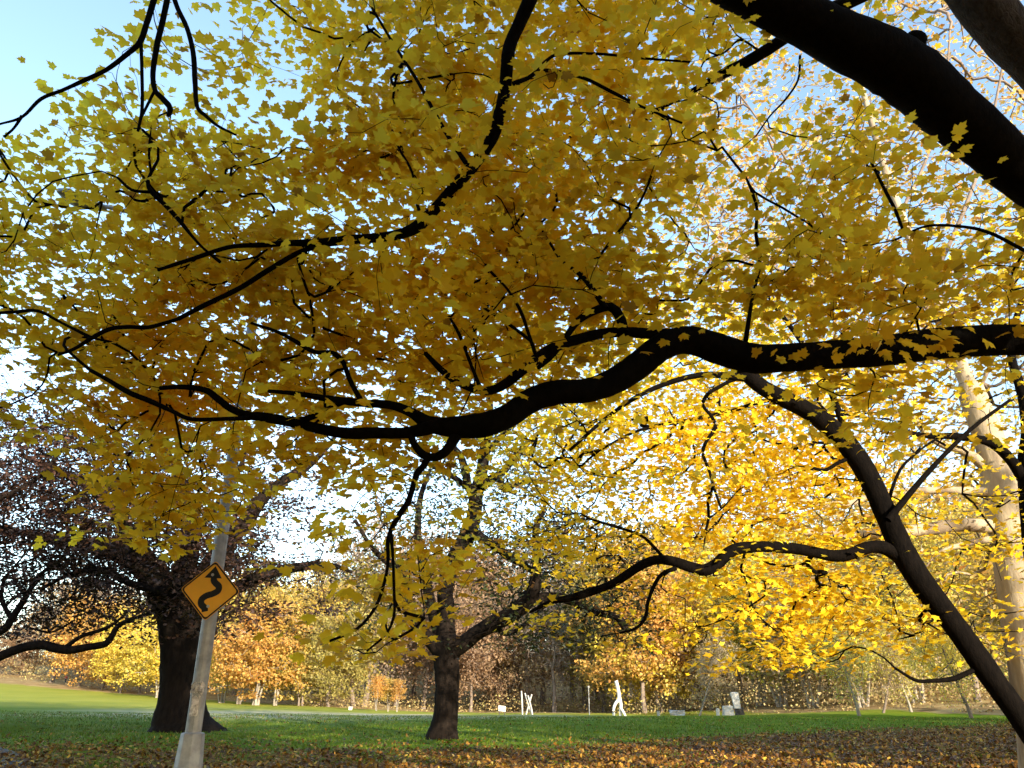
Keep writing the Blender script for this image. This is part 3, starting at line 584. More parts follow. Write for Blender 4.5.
# --- old oak on the left
bo = ground_at(180, 731); YO = bo[1]
def tO(*p, dY=0): return trace([q if len(q) > 3 else (*q, YO + dY) for q in p], n=4)
OT = tO((181, 739, 88), (181, 732, 74), (181, 724, 60), (181, 710, 49), (182, 690, 43), (183, 665, 41), (182, 640, 41), (178, 615, 42), (173, 598, 46), (170, 586, 44))
OL = [tO((183, 612, 26), (205, 602, 18), (222, 592, 14), (240, 586, 13), (254, 579, 12), (269, 574, 11), (285, 569, 10), (300, 567, 9), (316, 565, 8), (335, 566, 5), (352, 572, 3)),
      tO((182, 605, 32), (196, 588, 26), (208, 570, 22), (220, 553, 20), (230, 540, 18), (245, 522, 16), (258, 503, 14), (268, 493, 12), (285, 480, 10), (305, 468, 8), (325, 450, 5), (340, 430, 3), dY=.8),
      tO((168, 600, 30), (155, 582, 24), (142, 568, 20), (122, 556, 16), (100, 548, 14), (70, 543, 11), (40, 536, 8), (10, 530, 5), (-20, 520, 4), dY=-1),
      tO((168, 590, 24), (150, 565, 19), (130, 535, 16), (112, 508, 13), (88, 485, 10), (55, 470, 7), (20, 455, 4), dY=.8),
      tO((176, 592, 28), (186, 565, 22), (190, 540, 18), (188, 510, 15), (180, 480, 11), (165, 450, 7), (150, 420, 4), dY=-.5),
      tO((188, 548, 12), (205, 520, 9), (222, 500, 7), (235, 480, 5), (250, 440, 3), dY=-1),
      tO((168, 594, 10), (150, 589, 8), (130, 583, 7), (105, 571, 7), (85, 571, 6), (65, 576, 4), (40, 590, 3), dY=-2),
      tO((145, 560, 8), (120, 600, 3), (110, 570, 5), (80, 520, 4), dY=2)][:-1]
o_rows = ["0" * 16] * 6 + ["4432100000000000", "7765311000000000", "7887411000000000", "3446121000000000", "0001001100000000", "0" * 16]
tOk = sample_tips(pad(o_rows), 2100, lambda x, y: YO + rng.normal(0, 3.2, len(x)), (-60, 340), (395, 640), 2)
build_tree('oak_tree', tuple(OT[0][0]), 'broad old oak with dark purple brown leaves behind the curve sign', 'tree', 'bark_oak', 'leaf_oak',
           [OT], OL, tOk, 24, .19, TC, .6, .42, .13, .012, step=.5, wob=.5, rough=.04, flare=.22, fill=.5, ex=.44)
# --- branch of a neighbour beyond the left edge
YP = YO - 4
PT = foot_line(trace([(-150, 742, 60), (-148, 700, 46), (-146, 650, 42), (-140, 600, 38), (-130, 545, 32), (-115, 490, 24), (-100, 430, 14)], YP, 4))
PB = [trace([(-146, 690, 20), (-110, 668, 14), (-70, 668, 12), (-35, 668, 10), (-10, 661, 9), (8, 653, 9), (25, 647, 9), (42, 645, 9), (55, 648, 9), (70, 650, 8), (88, 647, 7), (105, 644, 7), (112, 636, 6), (118, 626, 5), (132, 619, 4), (147, 614, 3), (160, 604, 2)], YP, 4),
      trace([(66, 647, 5), (80, 637, 4), (95, 632, 4), (112, 625, 3), (130, 610, 2)], YP, 4),
      trace([(-142, 620, 18), (-90, 640, 12), (-40, 645, 9), (0, 632, 8), (12, 618, 7), (22, 603, 6), (30, 590, 5), (36, 578, 4), (60, 560, 3)], YP, 4),
      trace([(12, 620, 5), (2, 600, 4), (4, 580, 3), (20, 560, 2)], YP, 4),
      trace([(30, 628, 2), (52, 632, 2), (75, 620, 1.5)], YP + .2, 4),
      trace([(-140, 600, 16), (-90, 560, 11), (-50, 520, 8), (-5, 500, 6), (35, 480, 4), (70, 440, 3)], YP - 1, 4)]
p_rows = ["0" * 16] * 5 + ["3000000000000000", "6400000000000000", "4320000000000000", "4320000000000000", "2211000000000000", "0" * 16, "0" * 16]
tP = sample_tips(pad(p_rows, l=4), 420, lambda x, y: YP + rng.normal(0, 2, len(x)), (-240, 170), (330, 660), 2)
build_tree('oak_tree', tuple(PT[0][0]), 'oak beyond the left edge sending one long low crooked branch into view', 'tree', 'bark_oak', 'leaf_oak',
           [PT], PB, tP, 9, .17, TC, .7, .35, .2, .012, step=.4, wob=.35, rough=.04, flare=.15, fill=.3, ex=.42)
# --- oak in the middle of the lawn
bc = ground_at(443, 739); YC = bc[1]
def tC(*p, dY=0): return trace([(*q, YC + dY * k / max(1, len(p) - 1)) for k, q in enumerate(p)], n=4)
CT = tC((443, 744, 40), (443, 738, 33), (444, 728, 28), (446, 712, 25), (447, 695, 24), (447, 675, 24), (446, 658, 26), (446, 646, 30), (445, 638, 26))
CL = [tC((445, 642, 20), (446, 620, 15), (446, 605, 15), (445, 590, 14), (450, 570, 14), (460, 550, 15), (468, 534, 15), (474, 515, 13), (477, 492, 12), (482, 470, 10), (486, 440, 9), (490, 410, 6), (488, 370, 4), dY=1),
      tC((440, 648, 18), (428, 638, 12), (417, 625, 11), (408, 610, 10), (405, 590, 9), (402, 572, 8), (385, 560, 6), (370, 545, 4), (355, 520, 3), dY=-2),
      tC((450, 650, 18), (463, 644, 14), (477, 633, 13), (492, 624, 14), (506, 617, 14), (520, 608, 14), (529, 598, 14), (534, 588, 12), (536, 570, 8), (537, 548, 7), (536, 528, 6), (545, 505, 3), dY=-3),
      tC((527, 600, 10), (545, 598, 10), (560, 598, 9), (575, 602, 8), (590, 611, 7), (605, 614, 6), (617, 617, 6), (623, 624, 7), (627, 632, 5), dY=-1),
      tC((440, 640, 10), (430, 600, 9), (425, 570, 8), (418, 540, 7), (420, 500, 5), (430, 470, 3), dY=2),
      tC((470, 530, 10), (485, 540, 8), (497, 547, 8), (508, 556, 7), (522, 564, 6), (535, 572, 5), dY=-2),
      tC((480, 488, 9), (490, 480, 8), (503, 472, 7), (512, 460, 6), (522, 448, 5), (535, 437, 4), (548, 420, 3), dY=2),
      tC((498, 476, 6), (505, 490, 6), (515, 484, 5), (530, 481, 4), (545, 482, 3), dY=1),
      tC((474, 500, 8), (468, 485, 7), (465, 470, 7), (460, 455, 6), (448, 440, 4), (440, 420, 3), dY=-2),
      tC((470, 490, 5), (455, 478, 5), (440, 470, 4), (420, 460, 3), dY=-1),
      tC((484, 455, 6), (498, 440, 5), (512, 425, 4), (520, 400, 3), dY=-2),
      tC((493, 622, 5), (505, 634, 4), (520, 628, 3.5), (535, 615, 3.5), (550, 600, 3), dY=2)]
c_rows = ["0" * 16] * 6 + ["0000011230000000", "0000014440000000", "0000014476500000", "0000022266400000", "0000001000320000", "0" * 16]
tCt = sample_tips(read_grid(c_rows), 1000, lambda x, y: YC + rng.normal(0, 2.6, len(x)), (330, 660), (395, 650), 2)
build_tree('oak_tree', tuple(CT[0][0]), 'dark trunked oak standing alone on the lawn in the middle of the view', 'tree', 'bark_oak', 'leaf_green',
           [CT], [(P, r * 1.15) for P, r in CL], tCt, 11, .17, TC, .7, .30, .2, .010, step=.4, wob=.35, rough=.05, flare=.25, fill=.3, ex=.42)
# ------------------------------------------------------------------ prototypes for the woods (built at the origin, then copied)
def proto(h, rx, z0, ntip, lk, lsize, seed, bark='bark_far', stems=1, dens=1.0, tmpl=TD, r0=None, sparse=False, sxy=.55, rt=.02):
    global rng; keep = rng; rng = np.random.default_rng(seed)
    trunks = []
    r0 = r0 or h * .016
    for k in range(stems):
        a = rng.uniform(0, 6.28); sp = 0 if stems == 1 else h * .07
        z = np.linspace(0, h * .82, 9); dx = np.cumsum(rng.normal(0, h * .012, (9, 2)), 0) + np.array([np.cos(a), np.sin(a)]) * sp * (.25 + z[:, None] / h * 2)
        trunks.append((np.c_[dx, z - .3], r0 * (1 - .88 * np.linspace(0, 1, 9)) * np.where(z < 1, 1.25, 1)))
    d = rng.normal(0, 1, (ntip, 3)); d /= np.linalg.norm(d, axis=1)[:, None]
    q = d * (rng.uniform(0, 1, (ntip, 1)) ** .38)
    lob = 1 + .22 * np.sin(d[:, :1] * 4 + seed) * np.cos(d[:, 1:2] * 5 + seed * 2) + .12 * np.sin(d[:, 2:] * 9 + seed)
    tips = q * lob * np.array([rx, rx, (h - z0) * .5]) + np.array([0, 0, (h + z0) * .5])
    T_ = np.array(tips); t1 = Tubes()
    for P, r in trunks: t1.add(P, r, 8, .05)
    ch, (NP, ND, NL, NR) = grow(trunks, T_, rt, h * .06, .35, .42, .8, rmax=r0 * .6)
    for P, r in ch: t1.add(P, r, 4 if r.max() > rt * 1.6 else 3)
    tm = t1.mesh('trunk')
    C, o = clusters(T_, lk, sxy * h / 14, sxy * .6 * h / 14)
    if sparse: C = C[rng.uniform(0, 1, len(C)) < .9]
    lm = leaves('crown', C, lsize, tmpl, .9)
    rng = keep; return tm, lm
PR = {'round': proto(14, 5.2, 1.4, 260, 44, .29, 1), 'wide': proto(12, 6.2, .8, 290, 40, .29, 2), 'tall': proto(17, 4.4, 2.0, 260, 44, .29, 3),
      'thin': proto(16, 4.8, 2.2, 360, 20, .26, 4, sparse=True), 'bare': proto(17, 5.2, 3.0, 460, 5, .24, 5, sparse=True, rt=.026),
      'multi': proto(10, 4.2, .6, 240, 36, .27, 6, stems=4, r0=.12), 'multi_pale': proto(12, 4.4, 1.2, 260, 24, .26, 7, stems=4, r0=.12)}
def put_tree(pk, mat, x, y, h, label, group, bark='bark_far', name='woodland_tree', wid=1., lean=(0, 0), cat='tree', z=None, dz=0):
    tm, lm = PR[pk]; H = {'round': 14, 'wide': 12, 'tall': 17, 'thin': 16, 'bare': 17, 'multi': 10, 'multi_pale': 12, 'sapling': 5, 'shade': 20}[pk]
    s = h / H; root = empty(name, (x, y, (float(hgt(x, y)) if z is None else z) + dz), label, cat, group, rng.uniform(0, 6.28))
    root.scale = (s * wid, s * wid, s)
    root.rotation_euler.x, root.rotation_euler.y = lean
    for nm, me, mt in (('trunk', tm, bark), ('crown', lm, mat)):
        if me is None: continue
        if not me.materials: me.materials.append(None)
        o = bpy.data.objects.new(nm, me); col.objects.link(o); o.parent = root
        o.material_slots[0].link = 'OBJECT'; o.material_slots[0].material = M[mt]
    return root
PR['sapling'] = proto(5, 1.25, 1.5, 110, 26, .15, 8, stems=3, r0=.05, tmpl=TD, rt=.008)
# woods across the meadow: (px, Y, height, proto, colour, bark, words)
def X_at(px, py, Y): return at(px, py, Y)[0]
hues = {'orange': 'orange', 'yellow': 'bright yellow', 'gold': 'golden', 'olive': 'olive gold', 'rust': 'rusty brown', 'grey': 'almost bare grey', 'lime': 'pale lime', 'beige': 'straw coloured'}
far = [(-60, 170, 13, 'round', 'rust', 'bark_far'), (-20, 190, 10, 'wide', 'rust', 'bark_far'), (12, 195, 9, 'wide', 'rust', 'bark_far'), (28, 205, 16, 'bare', 'grey', 'bark_far'),
       (47, 165, 19, 'bare', 'beige', 'bark_far'), (76, 158, 14.5, 'round', 'orange', 'bark_far'), (98, 150, 13.5, 'wide', 'orange', 'bark_far'), (72, 180, 22, 'bare', 'grey', 'bark_far'), (118, 140, 11, 'round', 'yellow', 'bark_far'), (140, 142, 12, 'wide', 'yellow', 'bark_far'),
       (158, 126, 10, 'multi', 'yellow', 'bark_farpale'), (176, 150, 15, 'round', 'gold', 'bark_far'), (200, 150, 14, 'round', 'yellow', 'bark_far'), (222, 118, 11.5, 'multi_pale', 'yellow', 'bark_farpale'), (240, 112, 10, 'multi', 'orange', 'bark_farpale'),
       (256, 110, 11, 'multi', 'orange', 'bark_farpale'), (276, 112, 10, 'multi', 'gold', 'bark_farpale'), (232, 145, 19, 'round', 'gold', 'bark_far'), (262, 150, 19, 'tall', 'lime', 'bark_far'), (290, 140, 17, 'round', 'gold', 'bark_far'), (300, 114, 10, 'multi', 'olive', 'bark_far'),
       (318, 120, 15, 'round', 'gold', 'bark_far'), (330, 116, 11, 'wide', 'olive', 'bark_far'), (345, 150, 24, 'bare', 'grey', 'bark_far'), (352, 122, 17, 'thin', 'olive', 'bark_far'), (366, 128, 24, 'thin', 'grey', 'bark_far'), (384, 140, 20, 'thin', 'olive', 'bark_far'), (398, 132, 18, 'thin', 'grey', 'bark_far'),
       (412, 150, 21, 'round', 'rust', 'bark_far'), (425, 130, 16, 'thin', 'rust', 'bark_far'), (452, 150, 21, 'tall', 'rust', 'bark_far'), (470, 122, 13, 'round', 'rust', 'bark_far'), (488, 150, 23, 'tall', 'rust', 'bark_far'), (500, 128, 14, 'wide', 'rust', 'bark_far'),
       (516, 155, 24, 'bare', 'grey', 'bark_far'), (528, 124, 14, 'thin', 'beige', 'bark_far'), (545, 145, 22, 'bare', 'beige', 'bark_far'), (556, 118, 15, 'bare', 'grey', 'bark_far'), (572, 150, 23, 'bare', 'beige', 'bark_farpale'), (585, 130, 17, 'thin', 'rust', 'bark_far'),
       (600, 124, 17.5, 'tall', 'olive', 'bark_far'), (597, 150, 19, 'tall', 'rust', 'bark_far'), (628, 112, 15, 'round', 'gold', 'bark_far'), (645, 104, 15.5, 'round', 'orange', 'bark_far'), (662, 108, 15, 'wide', 'yellow', 'bark_far'), (650, 140, 24, 'round', 'gold', 'bark_far'),
       (685, 118, 16, 'thin', 'beige', 'bark_farpale'), (700, 135, 24, 'thin', 'gold', 'bark_far'), (708, 106, 13, 'thin', 'rust', 'bark_far'), (725, 112, 15, 'thin', 'beige', 'bark_farpale'), (742, 128, 22, 'thin', 'gold', 'bark_far'), (760, 104, 17, 'multi_pale', 'lime', 'bark_farpale'),
       (782, 98, 15, 'multi_pale', 'lime', 'bark_farpale'), (800, 124, 22, 'thin', 'lime', 'bark_farpale'), (812, 92, 12, 'multi_pale', 'beige', 'bark_farpale'), (832, 100, 15, 'thin', 'lime', 'bark_farpale'), (850, 120, 22, 'thin', 'gold', 'bark_far'), (862, 86, 12, 'multi_pale', 'gold', 'bark_farpale'),
       (884, 98, 16, 'thin', 'yellow', 'bark_farpale'), (902, 116, 22, 'thin', 'gold', 'bark_far'), (918, 84, 13, 'multi_pale', 'lime', 'bark_farpale'), (940, 96, 17, 'thin', 'yellow', 'bark_farpale'), (962, 110, 22, 'round', 'gold', 'bark_far'), (980, 80, 14, 'thin', 'yellow', 'bark_far'),
       (1005, 92, 18, 'thin', 'orange', 'bark_far'), (1040, 84, 17, 'round', 'yellow', 'bark_far'), (1080, 90, 18, 'thin', 'gold', 'bark_far'), (1120, 95, 18, 'round', 'gold', 'bark_far'), (430, 175, 26, 'thin', 'grey', 'bark_far'), (560, 185, 28, 'thin', 'grey', 'bark_far'), (480, 180, 26, 'bare', 'grey', 'bark_far'),
       (310, 175, 22, 'thin', 'gold', 'bark_far'), (150, 180, 17, 'thin', 'gold', 'bark_far'), (205, 175, 19, 'thin', 'beige', 'bark_far'), (620, 180, 26, 'thin', 'beige', 'bark_far'), (720, 165, 28, 'thin', 'beige', 'bark_far'), (790, 155, 27, 'thin', 'beige', 'bark_far'), (870, 150, 28, 'thin', 'gold', 'bark_far'), (-120, 175, 17, 'round', 'orange', 'bark_far'), (1180, 110, 20, 'round', 'gold', 'bark_far')]
shape_w = {'round': 'round crowned', 'wide': 'low spreading', 'tall': 'tall narrow', 'thin': 'thin crowned', 'bare': 'leafless', 'multi': 'bushy many stemmed', 'multi_pale': 'open many stemmed'}
def place_word(px):
    marks = [(-200, 'beyond the left edge'), (10, 'at the far left end of the meadow'), (62, 'left of the red figure'), (150, 'between the red figure and the big left oak'), (215, 'right behind the sign pole'), (300, 'right of the sign pole'), (360, 'left of the golden saplings'), (430, 'behind the golden saplings'), (512, 'right of the lone middle oak'), (590, 'behind the white notice board'),
             (640, 'behind the white forked sculpture'), (712, 'right of the forked sculpture'), (770, 'behind the white standing slab'), (860, 'between the white slab and the leaning trunk'), (940, 'just left of the leaning trunk foot'), (1300, 'right of the leaning trunk')]
    return next(wd for lim, wd in marks if px < lim)
count = {}
depthw = lambda Y: 'front row' if Y < 120 else ('middle rows' if Y < 155 else 'hindmost row')
used_l = {}
for px, Y, h, pk, c, bk in sorted(far, key=lambda q: q[0]):
    lb = f"{shape_w[pk]} {hues[c].replace('almost bare ', '')} tree {place_word(px)}, {depthw(Y)}"
    used_l.setdefault(lb, []).append((px, Y, h, pk, c, bk))
for lb, L_ in used_l.items():
    for k, (px, Y, h, pk, c, bk) in enumerate(L_):
        l2 = lb if len(L_) == 1 else ['left', 'right', 'rightmost'][min(k, 2)] + '-hand ' + lb if len(L_) == 2 else lb + ' (%s)' % ['leftmost', 'second', 'third', 'fourth'][k]
        put_tree(pk, 'far_' + c, X_at(px, 700, Y), Y, h * (1.2 if px < 340 else 1.3), l2, 'trees of the woods round the meadow', bk, wid=rng.uniform(.9, 1.15))
for k in range(46):
    px = -120 + 1300 * (k + rng.uniform(.2, .8)) / 46; Y = rng.uniform(195, 240) + (40 if px < 60 else 0); c = ['grey', 'rust', 'grey', 'olive', 'beige', 'gold'][int(rng.integers(0, 6))]; pk = ['thin', 'round', 'wide', 'bare'][k % 4]
    put_tree(pk, 'far_' + c, X_at(px, 700, Y), Y, rng.uniform(17, 24) * (.6 if px < 60 else 1), f"{hues[c].replace('almost bare ', '')} tree in the dim last row of the far woods", 'dim last row of the far woods', 'bark_far', wid=1.3)
# golden saplings in the meadow
for k, (px, Y, h, lb) in enumerate([(377, 96, 4.0, 'small golden sapling, left one of the sunlit trio'), (388, 97, 3.7, 'small golden sapling, middle one of the sunlit trio'), (397, 96, 3.6, 'small golden sapling, right one of the sunlit trio')]):
    put_tree('sapling', 'far_gold' if k == 1 else 'far_orange', X_at(px, 712, Y), Y, h, lb, 'golden saplings on the lawn', 'bark_farpale', 'sapling', wid=1.0)
# slim trees on the litter bank at the right
for k, (px, py, h, lean, wd, c, lb) in enumerate([(973, 719, 10, -.30, .8, 'yellow', 'thin brown tree leaning left beside the leaning trunk foot'), (1046, 722, 13, -.12, .8, 'gold', 'thin reddish tree at the right edge under the pale trunk'),
        (912, 712, 9, -.26, .8, 'lime', 'thin pale tree leaning left on the bank'), (860, 716, 10, -.22, .8, 'lime', 'pale slanting young tree at the grass edge'), (884, 713, 9, .30, .7, 'beige', 'low slanting bare sapling at the grass edge'), (700, 716, 8, .35, .7, 'beige', 'slim pale trunk leaning right near the blocks')]):
    p = ground_at(px, py)
    put_tree('thin' if k != 1 else 'tall', 'far_' + c, p[0], p[1], h, lb, 'slim trees near the bank', 'bark_farpale' if k in (2, 3, 5) else 'bark_far', 'slim_tree', wid=wd, lean=(0, 0)).rotation_euler = (0, lean, 0)
# undergrowth at the wood's foot
U = []
for _ in range(2900):
    px = rng.uniform(-80, 1120); Yb = (118 + rng.uniform(-3, 75) if px < 620 else 104 - (px - 620) * .09 + rng.uniform(-4, 70)) + (max(0, 300 - px) * .17 if px < 300 else 0)
    x = X_at(px, 705, Yb); U.append((x, Yb, float(hgt(x, Yb)) + rng.uniform(.1, 2.6 + (2.2 if 640 < px else 0) + (3 if Yb > 135 else 0)) * rng.uniform(.2, 1)))
U = np.array(U); C, o = clusters(U, 22, .9, .5)
C[:, 2] = np.maximum(C[:, 2], hgt(C[:, 0], C[:, 1]) + .05)
M['under'] = leaf_mat('undergrowth_leaf', [(0, (.20, .14, .07)), (.5, (.42, .30, .12)), (.8, (.55, .42, .18)), (1, (.38, .38, .12))], .3)
tag(link('undergrowth', leaves('undergrowth', C, .24, TD, .9), M['under']), kind='stuff')
# ------------------------------------------------------------------ street lamp and curve sign
M['cast'] = plain('weathered_grey_paint', (.30, .31, .33), .55, .2, var=.18, scale=6)
M['tape'] = plain('torn_paper', (.52, .50, .50), .8, var=.3, scale=22, bump=.3)
M['sign_y'] = plain('sign_yellow', (.80, .38, .015), .45, var=.06, scale=3, bump=.02)
M['sign_k'] = plain('sign_black', (.008, .008, .008), .9, var=.1)
M['metal'] = plain('galvanised_metal', (.35, .36, .37), .4, .7)
M['white'] = plain('white_stone', (.56, .53, .47), .7, var=.14, scale=4, bump=.2)
M['greywood'] = plain('weathered_pale_wood', (.42, .40, .36), .8, var=.2, scale=3)
M['darkstone'] = plain('dark_boulder', (.07, .055, .045), .9, var=.3, scale=4, bump=.4)
M['glass'] = plain('milky_lamp_glass', (.6, .6, .58), .25, var=.03)
pb_ = at(188, 768, 11.6); zb = float(hgt(pb_[0], pb_[1]))
lamp = empty('street_lamp', (pb_[0], pb_[1], zb), 'grey tapered street lamp pole with torn paper, standing in front of the left oak', 'street lamp')
def octo(r, z, n=8, dx=0, dy=0): return [(dx + r * math.cos(a), dy + r * math.sin(a), z) for a in [2 * math.pi * (k + .5) / n for k in range(n)]]
zt = at(190, 733, 11.6)[2] - zb
bm_ = MB(); bm_.loft([octo(.27, 0), octo(.27, .12), octo(.25, .16), octo(.20, zt * .5), octo(.162, zt - .06), octo(.155, zt), octo(.105, zt + .01)]); bm_.build('base', M['cast'], lamp, bevel=.01)
dr_ = MB(); dr_.prism([(-.09, .3), (.09, .3), (.08, .85), (-.08, .85)], (1, 0, 0), (0, 0, 1), (0, -1, 0), (0, -.21, 0), 0, .03); dr_.build('access_door', M['cast'], lamp, bevel=.005)
pm = MB(); pm.loft([octo(.106, zt - .02, 12), octo(.098, 3.6, 12), octo(.075, 8.4, 12)]); pm.build('pole', M['cast'], lamp, smooth=False)
am = Tubes(); a0 = np.array([0, 0, 8.1]); am.add(catmull([(0, 0, 7.9), (-.5, -.3, 8.7), (-1.6, -.9, 9.0), (-2.3, -1.3, 9.0)], 6), np.full(19, .035), 8); o = link('arm', am.mesh('arm'), M['cast'], lamp, world=False)
hd = MB(); hd.loft([[(-2.2 + sx * w_ * .5 - t * .5, -1.25 + sy * w_ * .5 - t * .3, 9.0 + dz_) for sx, sy in ((-1, -1), (1, -1), (1, 1), (-1, 1))] for w_, t, dz_ in ((.16, 0, -.05), (.26, .5, -.06), (.30, .8, .0), (.2, .9, .08))]); hd.build('lamp_head', M['cast'], lamp, bevel=.02)
# torn paper wound round the pole
def wrap(z0, z1, a0_, a1_, seed, nm, bulge=.012):
    r_ = np.random.default_rng(seed); Vv, Ff = [], []; na, nz_ = 14, 7
    for i_ in range(nz_):
        for j_ in range(na):
            a = a0_ + (a1_ - a0_) * j_ / (na - 1) + r_.normal(0, .05); zz = z0 + (z1 - z0) * i_ / (nz_ - 1) + r_.normal(0, .015)
            rr = .106 + bulge * (.3 + r_.uniform(0, 1.3)); Vv.append((rr * math.cos(a), rr * math.sin(a), zz))
    for i_ in range(nz_ - 1):
        for j_ in range(na - 1): Ff.append((i_ * na + j_, i_ * na + j_ + 1, (i_ + 1) * na + j_ + 1, (i_ + 1) * na + j_))
    q = MB(); q.add(Vv, Ff); o = q.build(nm, M['tape'], lamp); sm = o.modifiers.new('thick', 'SOLIDIFY'); sm.thickness = .004; return o
z1 = at(193, 716, 11.6)[2] - zb; z2 = at(194, 697, 11.6)[2] - zb; z3 = at(196, 683, 11.6)[2] - zb
wrap(z1, z2, -2.1, -1.0, 3, 'torn_notice', .004); wrap(z2 + .05, z3, -2.2, -.7, 5, 'torn_notice', .02)
# the sign: square plate on its corner, black border, winding arrow
sY = 11.35; sc_ = at(210.5, 590.5, sY); half_d = 29.5 * ppm(210, 590, sY)
sign = empty('road_sign', tuple(sc_), 'yellow diamond warning sign with a black winding arrow, fixed to the grey pole', 'road sign')
th = R(-2.5); ax = np.array([math.cos(th), .06, math.sin(th)]); ax /= np.linalg.norm(ax); az = np.array([-math.sin(th), 0, math.cos(th)]); nn = np.cross(ax, az)
if nn[1] > 0: nn = -nn
def rdiamond(hd_, rad=.10):
    pts = []
    for k in range(4):
        a = math.pi / 2 * k; cx_, cy_ = (hd_ - rad * 1.414 * hd_) * math.cos(a), (hd_ - rad * 1.414 * hd_) * math.sin(a)
        for t in np.linspace(-math.pi / 4, math.pi / 4, 5): pts.append((cx_ + rad * hd_ * math.cos(a + t), cy_ + rad * hd_ * math.sin(a + t)))
    return pts
q = MB(); q.prism(rdiamond(half_d), ax, az, nn, (0, 0, 0), 0, .004); q.build('panel', M['sign_y'], sign)
ro, ri = rdiamond(half_d * .975), rdiamond(half_d * .905); q = MB(); k = len(ro)
Vv = [ax * a + az * b_ + nn * .0062 for a, b_ in ro + ri]; q.add(Vv, [(i_, (i_ + 1) % k, (i_ + 1) % k + k, i_ + k) for i_ in range(k)]); q.build('border', M['sign_k'], sign)
hpx = half_d / 29.5
cl = catmull([(c_[0] * hpx, c_[1] * hpx, 0) for c_ in [(-1.5, -20.5), (-2.6, -17), (-6.4, -13.5), (-6.8, -9), (-3, -5.4), (3, -3), (7.4, 0), (7.6, 4.2), (4, 7.2), (1.6, 9.8), (1.2, 13)]], 6)[:, :2]
tg = np.gradient(cl, axis=0); tg /= np.linalg.norm(tg, axis=1)[:, None]; nl = np.stack([-tg[:, 1], tg[:, 0]], -1); wd_ = 3.1 * hpx
Lp, Rp = cl + nl * wd_, cl - nl * wd_; q = MB(); Vv = [ax * a + az * b_ + nn * .0066 for a, b_ in np.vstack([Lp, Rp])]; k = len(cl)
q.add(Vv, [(i_, i_ + 1, i_ + 1 + k, i_ + k) for i_ in range(k - 1)])
hdp = [(-8.2 * hpx, 12.2 * hpx), (9.0 * hpx, 12.2 * hpx), (.8 * hpx, 24.0 * hpx)]; q.add([ax * a + az * b_ + nn * .0069 for a, b_ in hdp], [(0, 1, 2)])
q.build('arrow', M['sign_k'], sign)
q = MB()
for zz in (-.22, .22): q.prism([(-.16, -.02), (.16, -.02), (.16, .02), (-.16, .02)], (1, 0, 0), (0, 0, 1), (0, 1, 0), (0.02, .006, zz), 0, .16)
q.build('bracket', M['metal'], sign)
for zz in (-.22, .22):
    q = MB(); q.loft([[(.022 * math.cos(a) , -.012 - t, zz + .022 * math.sin(a)) for a in np.linspace(0, 6.28, 9)[:-1]] for t in (-.008, .0)]); q.build('bolt', M['metal'], sign)
# ------------------------------------------------------------------ sculptures and small things on the far lawn
def gp(px, Y): x = X_at(px, 715, Y); return np.array([x, Y, float(hgt(x, Y)) - .05])
def branch_sculpture(name, label, cat, px0, Y, lines, mat, group=None):
    b0 = gp(px0, Y); root = empty(name, tuple(b0), label, cat, group); k = ppm(px0, 710, Y)
    for nm, pts in lines:
        P = np.array([((x - px0) * k, dy, (716 - y) * k * 1.04) for x, y, w_, dy in pts]); r = np.array([w_ * .5 * k for x, y, w_, dy in pts])
        Xq = catmull(np.c_[P, r], 5); t_ = Tubes(); t_.add(Xq[:, :3], Xq[:, 3], 10, .06); link(nm, t_.mesh(nm), M[mat], root, world=False)
branch_sculpture('branch_sculpture', 'white three legged forked sculpture on the crest of the lawn', 'sculpture', 618, 73,
    [('trunk', [(617.5, 684, 4.0, 0), (619, 690, 3.6, 0), (620, 697, 3.8, 0), (619.6, 703, 4.4, 0)]), ('leg', [(620, 701, 4, 0), (616, 704.5, 3.0, -.1), (613.6, 710, 2.7, -.2), (613.8, 717, 2.5, -.2)]),
     ('leg', [(620, 700, 4, 0), (621.5, 706, 3.6, .1), (620.8, 711, 3.2, .1), (620.5, 717, 3, .1)]), ('leg', [(620.8, 708, 2.8, .1), (623.5, 713, 2.6, -.3), (625, 717, 2.2, -.5)])], 'white')
branch_sculpture('lattice_sculpture', 'grey crossed pole sculpture in the shade right of the notice board', 'sculpture', 527, 98,
    [('pole', [(521.5, 694, 1.4, 0), (522.2, 705, 1.6, 0), (522.5, 717, 1.6, 0)]), ('pole', [(525, 696, 1.3, .2), (528.5, 706, 1.8, .1), (532.5, 717, 1.8, 0)]), ('pole', [(532, 697, 1.4, 0), (529, 706, 1.6, .1), (525.5, 717, 1.6, .2)]), ('pole', [(528, 698, 1.3, -.2), (531, 708, 1.6, -.1), (532.5, 716, 1.6, -.3)])], 'greywood')
def block(name, label, cat, px, Y, w_, h_, d_, mat, top=0., skew=0., parts=(), dz=0, rz=0., seed=1):
    b0 = gp(px, Y); b0[2] += dz; root = empty(name, tuple(b0), label, cat, None, rz); k = ppm(px, 710, Y); r_ = np.random.default_rng(seed); rings = []
    W, H, D_ = w_ * k, h_ * k, d_ * k
    for t in np.linspace(0, 1, 6):
        sx = 1 + top * t; off = skew * t * k; j = lambda: r_.normal(0, W * .035)
        rings.append([(off + sx * W / 2 * a + j(), D_ / 2 * b_ + j(), H * t + (j() if t == 1 else 0)) for a, b_ in ((-1, -1), (-.3, -1.08), (.4, -1.04), (1, -1), (1.05, 0), (1, 1), (0, 1.05), (-1, 1), (-1.05, 0))])
    q = MB(); q.loft(rings); q.build('body', M[mat], root, bevel=.04 * W); return root, k
